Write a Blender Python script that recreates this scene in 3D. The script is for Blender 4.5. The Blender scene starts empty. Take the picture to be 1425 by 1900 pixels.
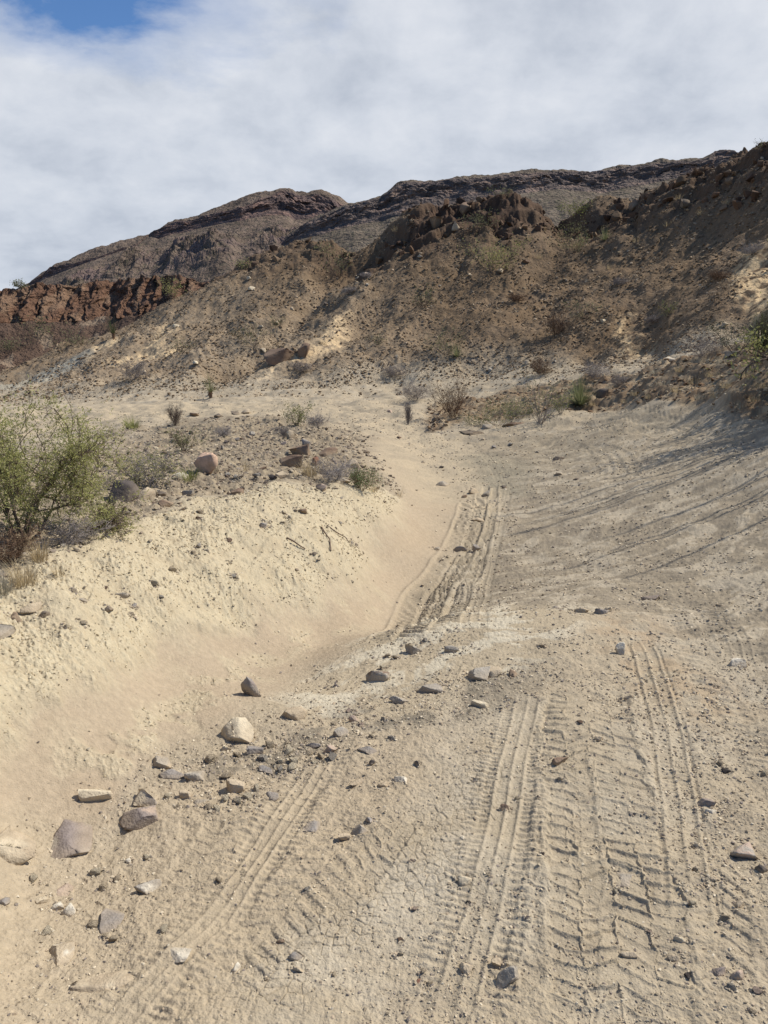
import bpy, math, random
import numpy as np
from mathutils import Vector

# ------------------------------------------------------------------ camera, sky, sun, exposure
CAM_Z = 1.6
PITCH = math.radians(15.0)
F_PX = 1435.0                      # focal length in pixels of a 1425 x 1900 picture
SUN_EL = math.radians(49.0)
SUN_AZ = math.radians(73.0)        # clockwise from straight ahead (+Y)
scene = bpy.context.scene
COL = scene.collection

cam_d = bpy.data.cameras.new("camera")
cam = bpy.data.objects.new("camera", cam_d)
COL.objects.link(cam)
cam.location = (0, 0, CAM_Z)
cam.rotation_euler = (math.radians(90) - PITCH, 0, 0)
cam_d.sensor_fit = 'VERTICAL'
cam_d.sensor_height = 24.0
cam_d.lens = 24.0 * F_PX / 1900.0
cam_d.clip_start = 0.05
cam_d.clip_end = 6000
scene.camera = cam

scene.view_settings.view_transform = 'Standard'
scene.view_settings.look = 'None'
scene.view_settings.gamma = 1.0
scene.view_settings.use_curve_mapping = False
scene.view_settings.exposure = 0.0

class NT:
    """tiny helper for node trees"""
    def __init__(s, tree):
        s.t = tree; s.n = tree.nodes; s.l = tree.links
    def add(s, typ, **kw):
        n = s.n.new(typ)
        for k, v in kw.items():
            if k.startswith('i_'):
                key = k[2:]
                key = int(key) if key.isdigit() else key.replace('_', ' ')
                n.inputs[key].default_value = v
            else:
                setattr(n, k, v)
        return n
    def link(s, a, b):
        s.l.new(a, b)
    def math(s, op, a, b=None, c=None, clamp=False):
        n = s.n.new('ShaderNodeMath'); n.operation = op; n.use_clamp = clamp
        for i, v in enumerate((a, b, c)):
            if v is None: continue
            if isinstance(v, (int, float)): n.inputs[i].default_value = v
            else: s.l.new(v, n.inputs[i])
        return n.outputs[0]
    def mix(s, fac, a, b, blend='MIX'):
        n = s.n.new('ShaderNodeMix'); n.data_type = 'RGBA'; n.blend_type = blend
        for sock, v in ((n.inputs[0], fac), (n.inputs[6], a), (n.inputs[7], b)):
            if isinstance(v, (int, float)): sock.default_value = v
            elif isinstance(v, tuple): sock.default_value = (*v, 1.0) if len(v) == 3 else v
            else: s.l.new(v, sock)
        return n.outputs[2]
    def ramp(s, fac, stops):
        n = s.n.new('ShaderNodeValToRGB')
        e = n.color_ramp.elements
        while len(e) < len(stops): e.new(0.5)
        for el, (p, c) in zip(e, stops):
            el.position = p
            el.color = (c, c, c, 1) if isinstance(c, (int, float)) else (*c, 1)
        s.l.new(fac, n.inputs[0])
        return n.outputs[0]
    def noise(s, vec, scale, detail=4, rough=0.55, dist=0.0):
        n = s.n.new('ShaderNodeTexNoise')
        n.inputs['Scale'].default_value = scale
        n.inputs['Detail'].default_value = detail
        n.inputs['Roughness'].default_value = rough
        n.inputs['Distortion'].default_value = dist
        s.l.new(vec, n.inputs['Vector'])
        return n.outputs[0]

world = bpy.data.worlds.new("World")
scene.world = world
world.use_nodes = True
w = NT(world.node_tree)
w.n.clear()
out = w.add('ShaderNodeOutputWorld')
bg = w.add('ShaderNodeBackground', i_Strength=0.11)
sky = w.add('ShaderNodeTexSky', sky_type='NISHITA', sun_disc=False, sun_elevation=SUN_EL,
            sun_rotation=SUN_AZ, altitude=800, air_density=1.0, dust_density=0.6, ozone_density=2.0)
tc = w.add('ShaderNodeTexCoord')
sep = w.add('ShaderNodeSeparateXYZ'); w.link(tc.outputs['Generated'], sep.inputs[0])
zc = w.math('MAXIMUM', sep.outputs[2], 0.0)
zz = w.math('ADD', zc, 0.16)
px = w.math('DIVIDE', sep.outputs[0], zz)
py = w.math('DIVIDE', sep.outputs[1], zz)
cmb = w.add('ShaderNodeCombineXYZ'); w.link(px, cmb.inputs[0]); w.link(py, cmb.inputs[1])
big = w.noise(cmb.outputs[0], 1.1, 6, 0.55, 0.3)
fine = w.noise(cmb.outputs[0], 2.6, 8, 0.6, 0.2)
# the deck opens towards the upper left of the view: distance from that direction in the cloud plane
gx = w.math('SUBTRACT', px, -0.63); gy = w.math('SUBTRACT', py, 1.76)
gd = w.math('SQRT', w.math('ADD', w.math('MULTIPLY', w.math('MULTIPLY', gx, gx), 15.0),
                           w.math('MULTIPLY', w.math('MULTIPLY', gy, gy), 9.0)))
cover = w.math('ADD', gd, w.math('MULTIPLY', w.math('SUBTRACT', fine, 0.5), 2.6))
cover = w.ramp(w.math('MULTIPLY', cover, 0.5), [(0.36, 0.0), (0.62, 0.6), (1.0, 1.0)])
# cloud cover is cut away overhead and behind the viewer to darken the shadows
cover = w.math('MULTIPLY', cover, w.ramp(w.math('MULTIPLY_ADD', sep.outputs[1], 0.5, 0.5), [(0.62, 0.0), (0.84, 1.0)]))
stv = w.add('ShaderNodeMapping'); w.link(cmb.outputs[0], stv.inputs[0])
stv.inputs['Scale'].default_value = (0.8, 1.35, 1.0)
streak = w.noise(stv.outputs[0], 1.3, 5, 0.5, 0.2)
z2 = w.math('ADD', zc, 0.55)
cm2 = w.add('ShaderNodeCombineXYZ'); w.link(w.math('DIVIDE', sep.outputs[0], z2), cm2.inputs[0]); w.link(w.math('DIVIDE', sep.outputs[1], z2), cm2.inputs[1])
puff = w.noise(cm2.outputs[0], 7.0, 9, 0.6, 0.15)
tone = w.math('ADD', w.math('ADD', w.math('MULTIPLY', big, 0.40), w.math('MULTIPLY', streak, 0.12)), w.math('MULTIPLY', puff, 0.48))
cloud = w.ramp(tone, [(0.38, (5.0, 5.35, 6.0)), (0.5, (6.4, 6.65, 7.15)), (0.61, (7.5, 7.6, 7.9))])
# thinner, greyer deck low over the horizon
low = w.ramp(zc, [(0.0, (0.84, 0.88, 0.93)), (0.32, (0.93, 0.95, 0.98)), (0.60, (1.03, 1.02, 1.0))])
cloud = w.mix(1.0, cloud, low, 'MULTIPLY')
skyc = w.mix(1.0, sky.outputs[0], (0.62, 0.83, 1.08), 'MULTIPLY')
final = w.mix(cover, skyc, cloud)
w.link(final, bg.inputs[0]); w.link(bg.outputs[0], out.inputs[0])

sun_d = bpy.data.lights.new("sun", 'SUN')
sun_d.energy = 5.0
sun_d.angle = math.radians(0.5)
sun_d.color = (1.0, 0.94, 0.845)
sun = bpy.data.objects.new("sun", sun_d)
COL.objects.link(sun)
SUN_DIR = Vector((math.cos(SUN_EL) * math.sin(SUN_AZ), math.cos(SUN_EL) * math.cos(SUN_AZ), math.sin(SUN_EL)))
sun.rotation_euler = SUN_DIR.to_track_quat('Z', 'Y').to_euler()
sun.location = (30, 10, 40)

# ------------------------------------------------------------------ noise in numpy
def _h(ix, iy, seed):
    h = (ix.astype(np.int64) * 374761393 + iy.astype(np.int64) * 668265263 + seed * 2147483647) & 0xffffffff
    h = ((h ^ (h >> 13)) * 1274126177) & 0xffffffff
    h = ((h ^ (h >> 16)) * 2246822519) & 0xffffffff
    return ((h ^ (h >> 15)) & 0xffffff).astype(np.float32) / 16777216.0

def perlin(x, y, seed=0):
    x0 = np.floor(x); y0 = np.floor(y)
    fx = (x - x0).astype(np.float32); fy = (y - y0).astype(np.float32)
    ix = x0.astype(np.int64); iy = y0.astype(np.int64)
    u = fx * fx * fx * (fx * (fx * 6 - 15) + 10); v = fy * fy * fy * (fy * (fy * 6 - 15) + 10)
    def g(dx, dy):
        a = _h(ix + dx, iy + dy, seed) * (2 * np.pi)
        return np.cos(a) * (fx - dx) + np.sin(a) * (fy - dy)
    a = g(0, 0) * (1 - u) + g(1, 0) * u
    b = g(0, 1) * (1 - u) + g(1, 1) * u
    return (a * (1 - v) + b * v) * 1.5

def fbm(x, y, octv=4, seed=0, gain=0.5, lac=2.03):
    s = 0.0; a = 1.0
    for o in range(octv):
        s = s + a * perlin(x, y, seed + o * 17)
        x = x * lac + 3.7; y = y * lac - 1.9; a *= gain
    return s

def ridged(x, y, octv=4, seed=0):
    s = 0.0; a = 1.0
    for o in range(octv):
        s = s + a * (1 - np.abs(perlin(x, y, seed + o * 13)) * 2)
        x = x * 2.05 + 1.3; y = y * 2.05 + 7.1; a *= 0.5
    return s / 1.9

def voro(x, y, seed=0):
    """F1, F2 and a random number of the nearest cell"""
    ix = np.floor(x).astype(np.int64); iy = np.floor(y).astype(np.int64)
    f1 = np.full(x.shape, 9.0, np.float32); f2 = f1.copy(); cid = np.zeros(x.shape, np.float32)
    for dx in (-1, 0, 1):
        for dy in (-1, 0, 1):
            cx = ix + dx; cy = iy + dy
            jx = _h(cx, cy, seed); jy = _h(cx, cy, seed + 101)
            d = np.sqrt((cx + jx - x) ** 2 + (cy + jy - y) ** 2).astype(np.float32)
            near = d < f1
            f2 = np.where(near, f1, np.minimum(f2, d))
            cid = np.where(near, _h(cx, cy, seed + 202), cid)
            f1 = np.where(near, d, f1)
    return f1, f2, cid

def sstep(a, b, x):
    t = np.clip((x - a) / (b - a), 0, 1)
    return t * t * (3 - 2 * t)

# ------------------------------------------------------------------ the lie of the land
def ray(u, v):
    x = (u - 712.5) / F_PX; y = (950.0 - v) / F_PX
    return x, math.cos(PITCH) + y * math.sin(PITCH), -math.sin(PITCH) + y * math.cos(PITCH)

def by_y(u, v, Y):
    x, dy, dz = ray(u, v); t = Y / dy
    return (x * t, Y, CAM_Z + dz * t)

def by_z(u, v, z):
    x, dy, dz = ray(u, v); t = (z - CAM_Z) / dz
    return (x * t, dy * t, z)

# survey points: sight line and height of the ground there
SURVEY = []
for u, v, z in [
    (-150,1900,.12),(0,1900,.03),(350,1900,0),(712,1900,0),(1100,1900,0),(1425,1900,.02),(1700,1900,.06),
    (0,1700,.0),(300,1700,-.02),(712,1700,0),(1100,1700,0),(1425,1700,.03),
    (-200,1500,.28),(0,1500,.04),(200,1480,-.06),(450,1480,-.04),(712,1500,0),(1100,1500,.02),(1425,1500,.05),(1700,1500,.14),
    (0,1380,.14),(-250,1300,.5),(0,1300,.22),(200,1300,.06),(400,1300,-.09),(600,1300,-.11),(800,1300,-.04),(1000,1300,.03),(1200,1300,.03),(1425,1300,.03),(1700,1300,.15),
    (0,1200,.31),(0,1100,.38),(0,1000,.38),(-250,1050,.6),(150,1150,.27),(150,1230,.18),(130,1060,.37),(300,1150,.10),(300,1250,-.03),(300,1050,.24),(270,975,.28),
    (450,1200,-.13),(450,1100,.02),(450,1000,.15),(480,930,.15),(600,1180,-.26),(600,1100,-.17),(600,1000,-.03),(600,930,.02),(680,920,-.08),
    (740,1170,-.40),(800,1080,-.50),(700,1050,-.38),(760,980,-.42),(850,1000,-.56),(880,920,-.64),(780,900,-.6),(830,850,-.76),(720,800,-.9),
    (640,1190,-.20),(760,1162,-.10),(850,1138,-.05),(960,1130,-.02),(1100,1138,.0),(900,1100,-.42),(1000,1080,-.36),(960,1210,-.01),(780,1230,-.06),
    (1000,1000,-.42),(1200,1000,-.2),(1425,1000,.06),(1200,1110,-.07),(1425,1120,.05),(1425,1200,.04),(1250,1200,.01),(1700,1100,.2),
    (1100,900,-.38),(1425,900,.14),(1250,850,-.18),(1425,850,.2),(1100,850,-.48),(960,870,-.68),(900,820,-.85),(1000,800,-.74),(1150,760,-.38),
    (1300,748,.05),(1425,700,.62),(1425,652,.92),(1300,690,.42),(1250,745,.0),(1250,693,.33),(1425,770,.22),(1100,765,-.5),(1700,850,.55),
    (620,770,-1.05),(650,750,-1.12),(1100,735,-.42),(900,768,-.92),(800,752,-1.05),(700,742,-1.15),
    (400,748,-1.3),(200,760,-1.45),(0,772,-1.6),(0,805,-1.45),(200,805,-1.1),(400,785,-1.02),
    (680,860,-.35),(620,805,-.62),(560,815,-.6),(250,850,-.25),(400,835,-.38),(500,870,.0),(0,850,-.5),(-250,760,-1.5),(-250,900,-.1)]:
    SURVEY.append(by_z(u, v, z))
for u, v, Y in [
    (400,728,28),(150,738,30),(0,748,32),(-250,770,34),(700,718,27),(900,702,26),(1100,684,22),(1300,640,19),(1425,600,17.5),(1650,560,17),(1600,632,11.5),(1800,740,9),
    (0,712,38),(100,690,37),(300,650,35),(500,600,34),(700,560,35),(900,500,36),(900,600,30),(1100,500,34),(1100,600,27),
    (1300,450,31),(1300,550,24),(1425,400,28),(1425,500,22),(600,520,38),(600,660,30),(400,600,37),(200,690,33),
    (-200,720,42),(0,697,42),(100,657,42),(200,624,43),(330,547,45),(450,477,46),(560,434,46),(620,447,46),(665,458,45),
    (720,418,43),(760,384,43),(870,362,43),(1000,384,42),(1040,402,42),(1090,397,43),(1160,372,41),(1280,328,38),(1425,272,34),(1600,225,31)]:
    SURVEY.append(by_y(u, v, Y))
# the back of the ridge falls away
for u, v, Y in [(0,697,42),(200,624,43),(330,547,45),(450,477,46),(560,434,46),(665,458,45),(760,384,43),(870,362,43),(1040,402,42),(1160,372,41),(1425,272,34),(1600,225,31)]:
    x, y, z = by_y(u, v, Y)
    SURVEY.append((x * 1.12, y * 1.12, z - 1.2)); SURVEY.append((x * 1.5, y * 1.5, z - 6)); SURVEY.append((x * 2.2, y * 2.2, z - 12))
for th in (-60, -30, 0, 30, 60):
    for r, zz_ in ((0.45, 0.0), (0.9, 0.0)):
        t = math.radians(th); SURVEY.append((math.sin(t) * r, math.cos(t) * r, 0.02 * abs(th) / 60))
SURVEY = np.array(SURVEY)
TH_MAX = math.radians(58)

def _feat(x, y):
    return np.arctan2(x, y), np.log(np.hypot(x, y) + 0.3)

_st, _sl = _feat(SURVEY[:, 0], SURVEY[:, 1])
_sv = (SURVEY[:, 2] - CAM_Z) / (np.hypot(SURVEY[:, 0], SURVEY[:, 1]) + 1.5)
_P = np.stack([_st * 1.4, _sl], 1)
def _ker(d2): return np.sqrt(d2 + 0.06 ** 2)
_A = _ker(((_P[:, None] - _P[None]) ** 2).sum(-1))
_n = len(_P)
_M = np.zeros((_n + 3, _n + 3)); _M[:_n, :_n] = -_A + np.eye(_n) * -2e-3
_M[:_n, _n] = 1; _M[:_n, _n + 1:] = _P; _M[_n, :_n] = 1; _M[_n + 1:, :_n] = _P.T
_W = np.linalg.solve(_M, np.concatenate([_sv, [0, 0, 0]]))
NT_, NL_ = 560, 640
L0, L1 = math.log(0.5), math.log(140)
_gt = np.linspace(-TH_MAX, TH_MAX, NT_) * 1.4; _gl = np.linspace(L0, L1, NL_)
_TAB = np.zeros((NT_, NL_))
for i in range(NT_):
    d2 = (_gt[i] - _P[:, 0][None]) ** 2 + (_gl[:, None] - _P[:, 1][None]) ** 2
    _TAB[i] = -_ker(d2) @ _W[:_n] + _W[_n] + _W[_n + 1] * _gt[i] + _W[_n + 2] * _gl

def base(x, y):
    th, l = _feat(x, y)
    tc_ = np.clip(th, -TH_MAX, TH_MAX)
    a = (tc_ + TH_MAX) / (2 * TH_MAX) * (NT_ - 1.001); b = np.clip((l - L0) / (L1 - L0), 0, 1) * (NL_ - 1.001)
    i = a.astype(int); j = b.astype(int); fa = a - i; fb = b - j
    v = (_TAB[i, j] * (1 - fa) * (1 - fb) + _TAB[i + 1, j] * fa * (1 - fb) + _TAB[i, j + 1] * (1 - fa) * fb + _TAB[i + 1, j + 1] * fa * fb)
    r = np.hypot(x, y)
    z = v * (r + 1.5) + CAM_Z
    k = sstep(TH_MAX, 2.4, np.abs(th))
    return z * (1 - k) + (0.02 * r) * k

_rt = np.concatenate([np.linspace(0.8, 12, 1400), np.linspace(12.02, 60, 1800)])
def at(u, v):
    """the ground point on a sight line"""
    dx, dy, dz = ray(u, v)
    g = base(dx / dy * _rt, _rt)
    h = CAM_Z + dz / dy * _rt
    k = np.argmax(h < g)
    if not (h < g).any(): k = len(_rt) - 1
    Y = _rt[k]
    if k > 0:
        a = h[k - 1] - g[k - 1]; b = g[k] - h[k]
        Y = _rt[k - 1] + (_rt[k] - _rt[k - 1]) * a / max(a + b, 1e-9)
    return np.array([dx / dy * Y, Y])

def zone(pts):
    """plan outline of a patch of ground, kept as bearing / log distance"""
    q = [at(u, v) for u, v in pts]
    return np.array([(math.atan2(x, y), math.log(math.hypot(x, y))) for x, y in q])

def inside(poly, t, l):
    """signed distance to the outline, positive inside"""
    d = np.full(t.shape, 9.0, np.float32); ins = np.zeros(t.shape, bool)
    n = len(poly)
    for i in range(n):
        ax, ay = poly[i]; bx, by = poly[(i + 1) % n]
        ex, ey = bx - ax, by - ay
        k = np.clip(((t - ax) * ex + (l - ay) * ey) / (ex * ex + ey * ey + 1e-12), 0, 1)
        d = np.minimum(d, np.hypot(t - ax - k * ex, l - ay - k * ey))
        if ay != by:
            c = ((ay > l) != (by > l)) & (t < (bx - ax) * (l - ay) / (by - ay) + ax)
            ins ^= c
    return np.where(ins, d, -d)

Z = {
 'bank': zone([(-200,1120),(0,1090),(60,1040),(160,1000),(300,950),(480,900),(600,895),(700,905),(760,930),(700,1000),(640,1080),(600,1110),(420,1150),(260,1230),(0,1395),(-200,1480)]),
 'sand': zone([(-200,1480),(0,1395),(260,1230),(420,1150),(600,1110),(640,1080),(700,1000),(760,930),(720,870),(640,810),(700,800),(800,880),(868,940),(850,1000),(780,1100),(720,1170),(640,1190),(500,1300),(400,1340),(260,1430),(130,1520),(0,1530),(-200,1640)]),
 'crumb1': zone([(120,1500),(60,1480),(330,1290),(480,1200),(600,1160),(660,1100),(690,1100),(640,1170),(480,1260),(330,1370),(250,1420)]),
 'rubble': zone([(-200,1090),(0,1060),(120,1000),(300,940),(480,895),(600,893),(690,900),(690,870),(640,815),(600,790),(520,775),(300,800),(200,850),(-200,960)]),
 'road': zone([(-200,790),(0,765),(400,748),(700,748),(800,765),(800,800),(870,850),(890,940),(800,930),(720,860),(640,800),(560,782),(400,772),(200,790),(0,815),(-200,850)]),
 'slope': zone([(640,1195),(760,1130),(900,960),(960,880),(860,850),(1000,790),(1150,765),(1300,745),(1425,745),(1700,800),(1700,1260),(1425,1240),(1250,1180),(1140,1140),(960,1128),(850,1135)]),
 'mound': zone([(620,1200),(760,1155),(850,1130),(960,1122),(1110,1135),(1090,1180),(1000,1230),(850,1300),(640,1380),(560,1330),(520,1290)]),
 'dark1': zone([(440,1500),(380,1420),(520,1370),(640,1330),(800,1270),(980,1230),(1000,1270),(860,1330),(700,1360),(560,1420)]),
 'crust': zone([(640,1640),(780,1480),(860,1370),(960,1300),(1010,1290),(980,1400),(920,1560),(880,1660),(800,1800),(700,1900),(480,1980),(420,1860),(480,1760),(560,1700)]),
 'dust': zone([(0,1560),(120,1530),(300,1460),(520,1390),(760,1330),(880,1370),(760,1500),(640,1640),(540,1720),(430,1850),(380,2000),(-300,2000),(-200,1640)]),
 'orange': zone([(1120,1140),(1200,1150),(1290,1240),(1400,1330),(1300,1330),(1230,1300),(1150,1240),(1110,1180)]),
 'green1': zone([(840,850),(900,845),(960,860),(1000,900),(960,925),(900,900),(840,880)]),
 'painted_shade': zone([(800,810),(1000,800),(1200,760),(1300,760),(1200,800),(1050,840),(960,880),(880,840)]),
 'hilltan': zone([(-200,760),(150,735),(400,728),(720,720),(800,690),(700,600),(640,560),(600,520),(480,560),(420,520),(200,625),(-200,740)]),
 'ochre1': zone([(215,665),(280,640),(330,598),(335,612),(300,655),(250,668)]),
 'ochre2': zone([(430,745),(455,700),(490,675),(560,650),(610,600),(660,590),(640,640),(560,665),(510,700),(495,745)]),
 'ochre3': zone([(1165,640),(1160,590),(1185,570),(1195,610),(1190,655),(1175,655)]),
 'ochre4': zone([(1365,520),(1370,470),(1440,450),(1440,590),(1405,570),(1380,560)]),
 'ochre5': zone([(150,655),(190,638),(230,632),(215,645),(165,665)]),
 'pale1': zone([(-50,720),(60,685),(160,660),(130,690),(20,730)]),
 'crestrock': zone([(655,500),(720,425),(770,388),(870,358),(1010,380),(1050,410),(960,415),(870,400),(800,430),(720,450),(690,480)]),
 'crestrock2': zone([(1090,420),(1160,376),(1300,325),(1425,262),(1500,240),(1500,330),(1425,345),(1290,350),(1200,385),(1130,420)]),
 'crestrock3': zone([(360,530),(450,465),(560,425),(650,445),(640,470),(560,450),(480,480),(400,515)]),
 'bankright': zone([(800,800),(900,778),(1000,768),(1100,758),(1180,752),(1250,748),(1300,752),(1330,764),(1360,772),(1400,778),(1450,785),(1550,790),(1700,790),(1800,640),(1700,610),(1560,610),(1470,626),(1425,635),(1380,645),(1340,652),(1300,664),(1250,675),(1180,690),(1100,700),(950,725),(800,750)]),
}
Z_DECAL = {'bankright'}

def dist_poly(pts, x, y):
    """distance to a polyline, arc length along it, signed side offset"""
    best = np.full(x.shape, 1e9, np.float32); S = np.zeros(x.shape, np.float32); T = np.zeros(x.shape, np.float32)
    s0 = 0.0
    for (ax, ay), (bx, by) in zip(pts[:-1], pts[1:]):
        ex, ey = bx - ax, by - ay; L = math.hypot(ex, ey)
        k = np.clip(((x - ax) * ex + (y - ay) * ey) / (L * L), 0, 1)
        qx = x - ax - k * ex; qy = y - ay - k * ey
        d = np.hypot(qx, qy)
        m = d < best
        best = np.where(m, d, best); S = np.where(m, s0 + k * L, S)
        T = np.where(m, np.sign(ex * (y - ay) - ey * (x - ax)) * -d, T)   # positive to the right of travel
        s0 += L
    return best, S, T, s0

def smooth_path(pix, n=6):
    p = np.array([at(u, v) for u, v in pix])
    if len(p) < 3: return [tuple(q) for q in p]
    o = []
    pp = np.vstack([2 * p[0] - p[1], p, 2 * p[-1] - p[-2]])
    for i in range(len(p) - 1):
        a, b, c, d = pp[i:i + 4]
        for k in range(n):
            t = k / n
            o.append(tuple(0.5 * ((2 * b) + (-a + c) * t + (2 * a - 5 * b + 4 * c - d) * t * t + (-a + 3 * b - 3 * c + d) * t ** 3)))
    o.append(tuple(p[-1]))
    return o

# gullies and steps cut into the land: path in sight lines, width, depth
CARVES = [
 ([(690,455),(640,480),(590,520),(545,570),(500,610),(440,660)], 1.4, 1.25),
 ([(1100,470),(1040,480),(1010,500)], 0.8, 0.4),
 ([(1190,560),(1200,620),(1210,660)], 0.55, 0.35),
 ([(1425,470),(1400,560),(1385,600)], 0.8, 0.5),
 ([(700,560),(640,620),(560,690)], 0.9, 0.35),
 ([(300,600),(260,650),(200,700)], 0.7, 0.3),
 ([(1060,520),(960,600),(900,680)], 0.9, 0.25),
]
CARVES = [(smooth_path(p), wd, dp) for p, wd, dp in CARVES]

# tyre tracks: path in sight lines, half width in metres, kind, strength
TRACKS = [
 ([(822,1960),(840,1880),(868,1790),(900,1690),(922,1600),(935,1500),(955,1410),(975,1330),(985,1270)], .085, 'rib', 1.0),
 ([(1170,2000),(1160,1900),(1150,1800),(1140,1700),(1125,1600),(1112,1500),(1100,1420),(1092,1340),(1088,1260)], .17, 'knob', 1.1),
 ([(1010,1990),(1030,1880),(1045,1780),(1050,1680),(1052,1600),(1050,1520),(1045,1440),(1040,1360)], .09, 'knob', .4),
 ([(1330,1900),(1330,1780),(1325,1660),(1318,1560)], .08, 'lug', .4),
 ([(380,1900),(450,1780),(520,1690),(600,1600),(690,1500)], .10, 'lug', .35),
 ([(0,1760),(120,1680),(220,1610),(330,1540)], .10, 'knob', .45),
 ([(1285,1760),(1272,1680),(1266,1600),(1258,1500),(1246,1400),(1228,1300),(1200,1220),(1170,1170)], .06, 'rib3', 1.0),
 ([(1400,1460),(1350,1360),(1310,1290),(1260,1230),(1220,1180)], .13, 'lug', .45),
 ([(150,1990),(230,1880),(320,1780),(400,1690),(470,1590),(530,1500),(590,1420),(640,1350)], .075, 'rib', .75),
 ([(560,1660),(600,1640),(680,1560),(740,1480)], .12, 'knob', .7),
 ([(300,1700),(400,1600),(480,1500),(560,1430),(640,1400)], .14, 'knob', .5),
 ([(715,1195),(745,1165),(790,1110),(830,1060),(855,1015),(872,965),(880,930)], .15, 'lug', 2.0),
 ([(800,1160),(845,1100),(872,1050),(888,1000),(900,950),(905,900)], .13, 'lug', 1.6),
 ([(870,1160),(890,1090),(905,1030),(925,950),(935,900),(900,850),(830,810),(740,780)], .09, 'rib', .9),
 ([(860,1210),(850,1260),(800,1330)], .09, 'rib', .5),
 ([(620,1300),(680,1240),(720,1200)], .08, 'rib', .6),
 ([(700,790),(780,815),(840,838),(900,850)], .2, 'rib', 1.5),
 ([(1120,900),(1160,880),(1150,855),(1110,832),(1060,830)], .18, 'lug', .7),
 ([(1330,1200),(1300,1150),(1260,1090)], .16, 'lug', .6),
 ([(1400,1260),(1370,1190),(1340,1120)], .09, 'rib', .6),
 ([(900,800),(1000,790),(1100,775),(1200,772),(1300,780)], .2, 'rib', 1.6),
 ([(1000,830),(1100,800),(1200,795),(1290,810)], .2, 'lug', .8),
 ([(60,1990),(110,1900),(180,1800),(250,1720)], .1, 'knob', .35),
]
TRACKS = [(smooth_path(p), hw, k, st) for p, hw, k, st in TRACKS]

def tread(kind, s, t, hw, seed):
    """height of the print at arc length s and side offset t"""
    q = t / hw
    if kind == 'rib':
        h = 0
        for c in (-0.55, 0.0, 0.5):
            h = h + 0.0070 * np.exp(-((q - c) * hw / 0.0065) ** 2)
        lug = np.sin(s * 2 * np.pi / 0.026 + 2.2 * perlin(s * 9, q * 0 + seed, seed)) * sstep(0.55, 0.7, np.abs(q)) * (1 - sstep(1.25, 1.6, np.abs(q)))
        fl = -0.007 * (1 - sstep(0.9, 1.1, np.abs(q)))
        return h + 0.003 * lug + fl
    if kind == 'rib3':
        h = 0
        for c in (-0.85, 0.05, 0.9):
            h = h + 0.0070 * np.exp(-((q - c) * hw / 0.0065) ** 2)
        lug = np.sin(s * 2 * np.pi / 0.022) * (1 - sstep(1.0, 1.3, np.abs(q)))
        return h + 0.0012 * lug - 0.006 * (1 - sstep(1.1, 1.3, np.abs(q)))
    if kind == 'lug':
        ph = s / 0.055 + np.abs(q) * 0.9 + 0.5 * (q > 0)
        lug = np.abs((ph % 1) - 0.5) * 2
        lug = 1 - sstep(0.25, 0.6, lug)
        m = 1 - sstep(0.85, 1.05, np.abs(q))
        ctr = sstep(0.05, 0.18, np.abs(q))
        return (0.016 * lug * ctr - 0.010) * m + 0.008 * np.exp(-((np.abs(q) - 1.08) / 0.12) ** 2)
    # knobby mud tyre: three lanes of staggered blocks with thin walls pushed up between them
    q0 = q; q = q + 0.09 * perlin(s * 11, q * 1.7, seed + 31) + .04 * perlin(s * 40, q * 9, seed + 37); s = s + 0.010 * perlin(s * 13, q * 2, seed + 33)
    lane = np.clip(np.floor((q + 1) * 2), 0, 3)
    lq = ((q + 1) * 2) % 1
    per = 0.052
    skew = np.where(lane == 0, 0.4, np.where(lane == 1, -0.8, np.where(lane == 2, .7, .25)))
    ph = s / per + lane * 0.37 + skew * lq
    cell = np.floor(ph); f = ph % 1
    jit = _h(cell.astype(np.int64), lane.astype(np.int64), seed)
    f = f + (jit - .5) * 0.18
    wall = np.exp(-((np.minimum(np.abs(f), np.abs(1 - f))) * per / 0.0058) ** 2) * (_h(cell.astype(np.int64), lane.astype(np.int64), seed + 3) > .12)
    side = np.exp(-(np.minimum(lq, 1 - lq) * hw / 1.5 * 2 / 0.010) ** 2) * (_h(cell.astype(np.int64), lane.astype(np.int64), seed + 5) > 0.45)
    m = 1 - sstep(0.95, 1.08, np.abs(q))
    amp = 0.30 + 0.95 * _h(cell.astype(np.int64), lane.astype(np.int64), seed + 9)
    return (np.maximum(wall, side * .8) * 0.0095 * amp - 0.0065) * m + 0.006 * np.exp(-((np.abs(q) - 1.07) / 0.09) ** 2)

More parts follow.
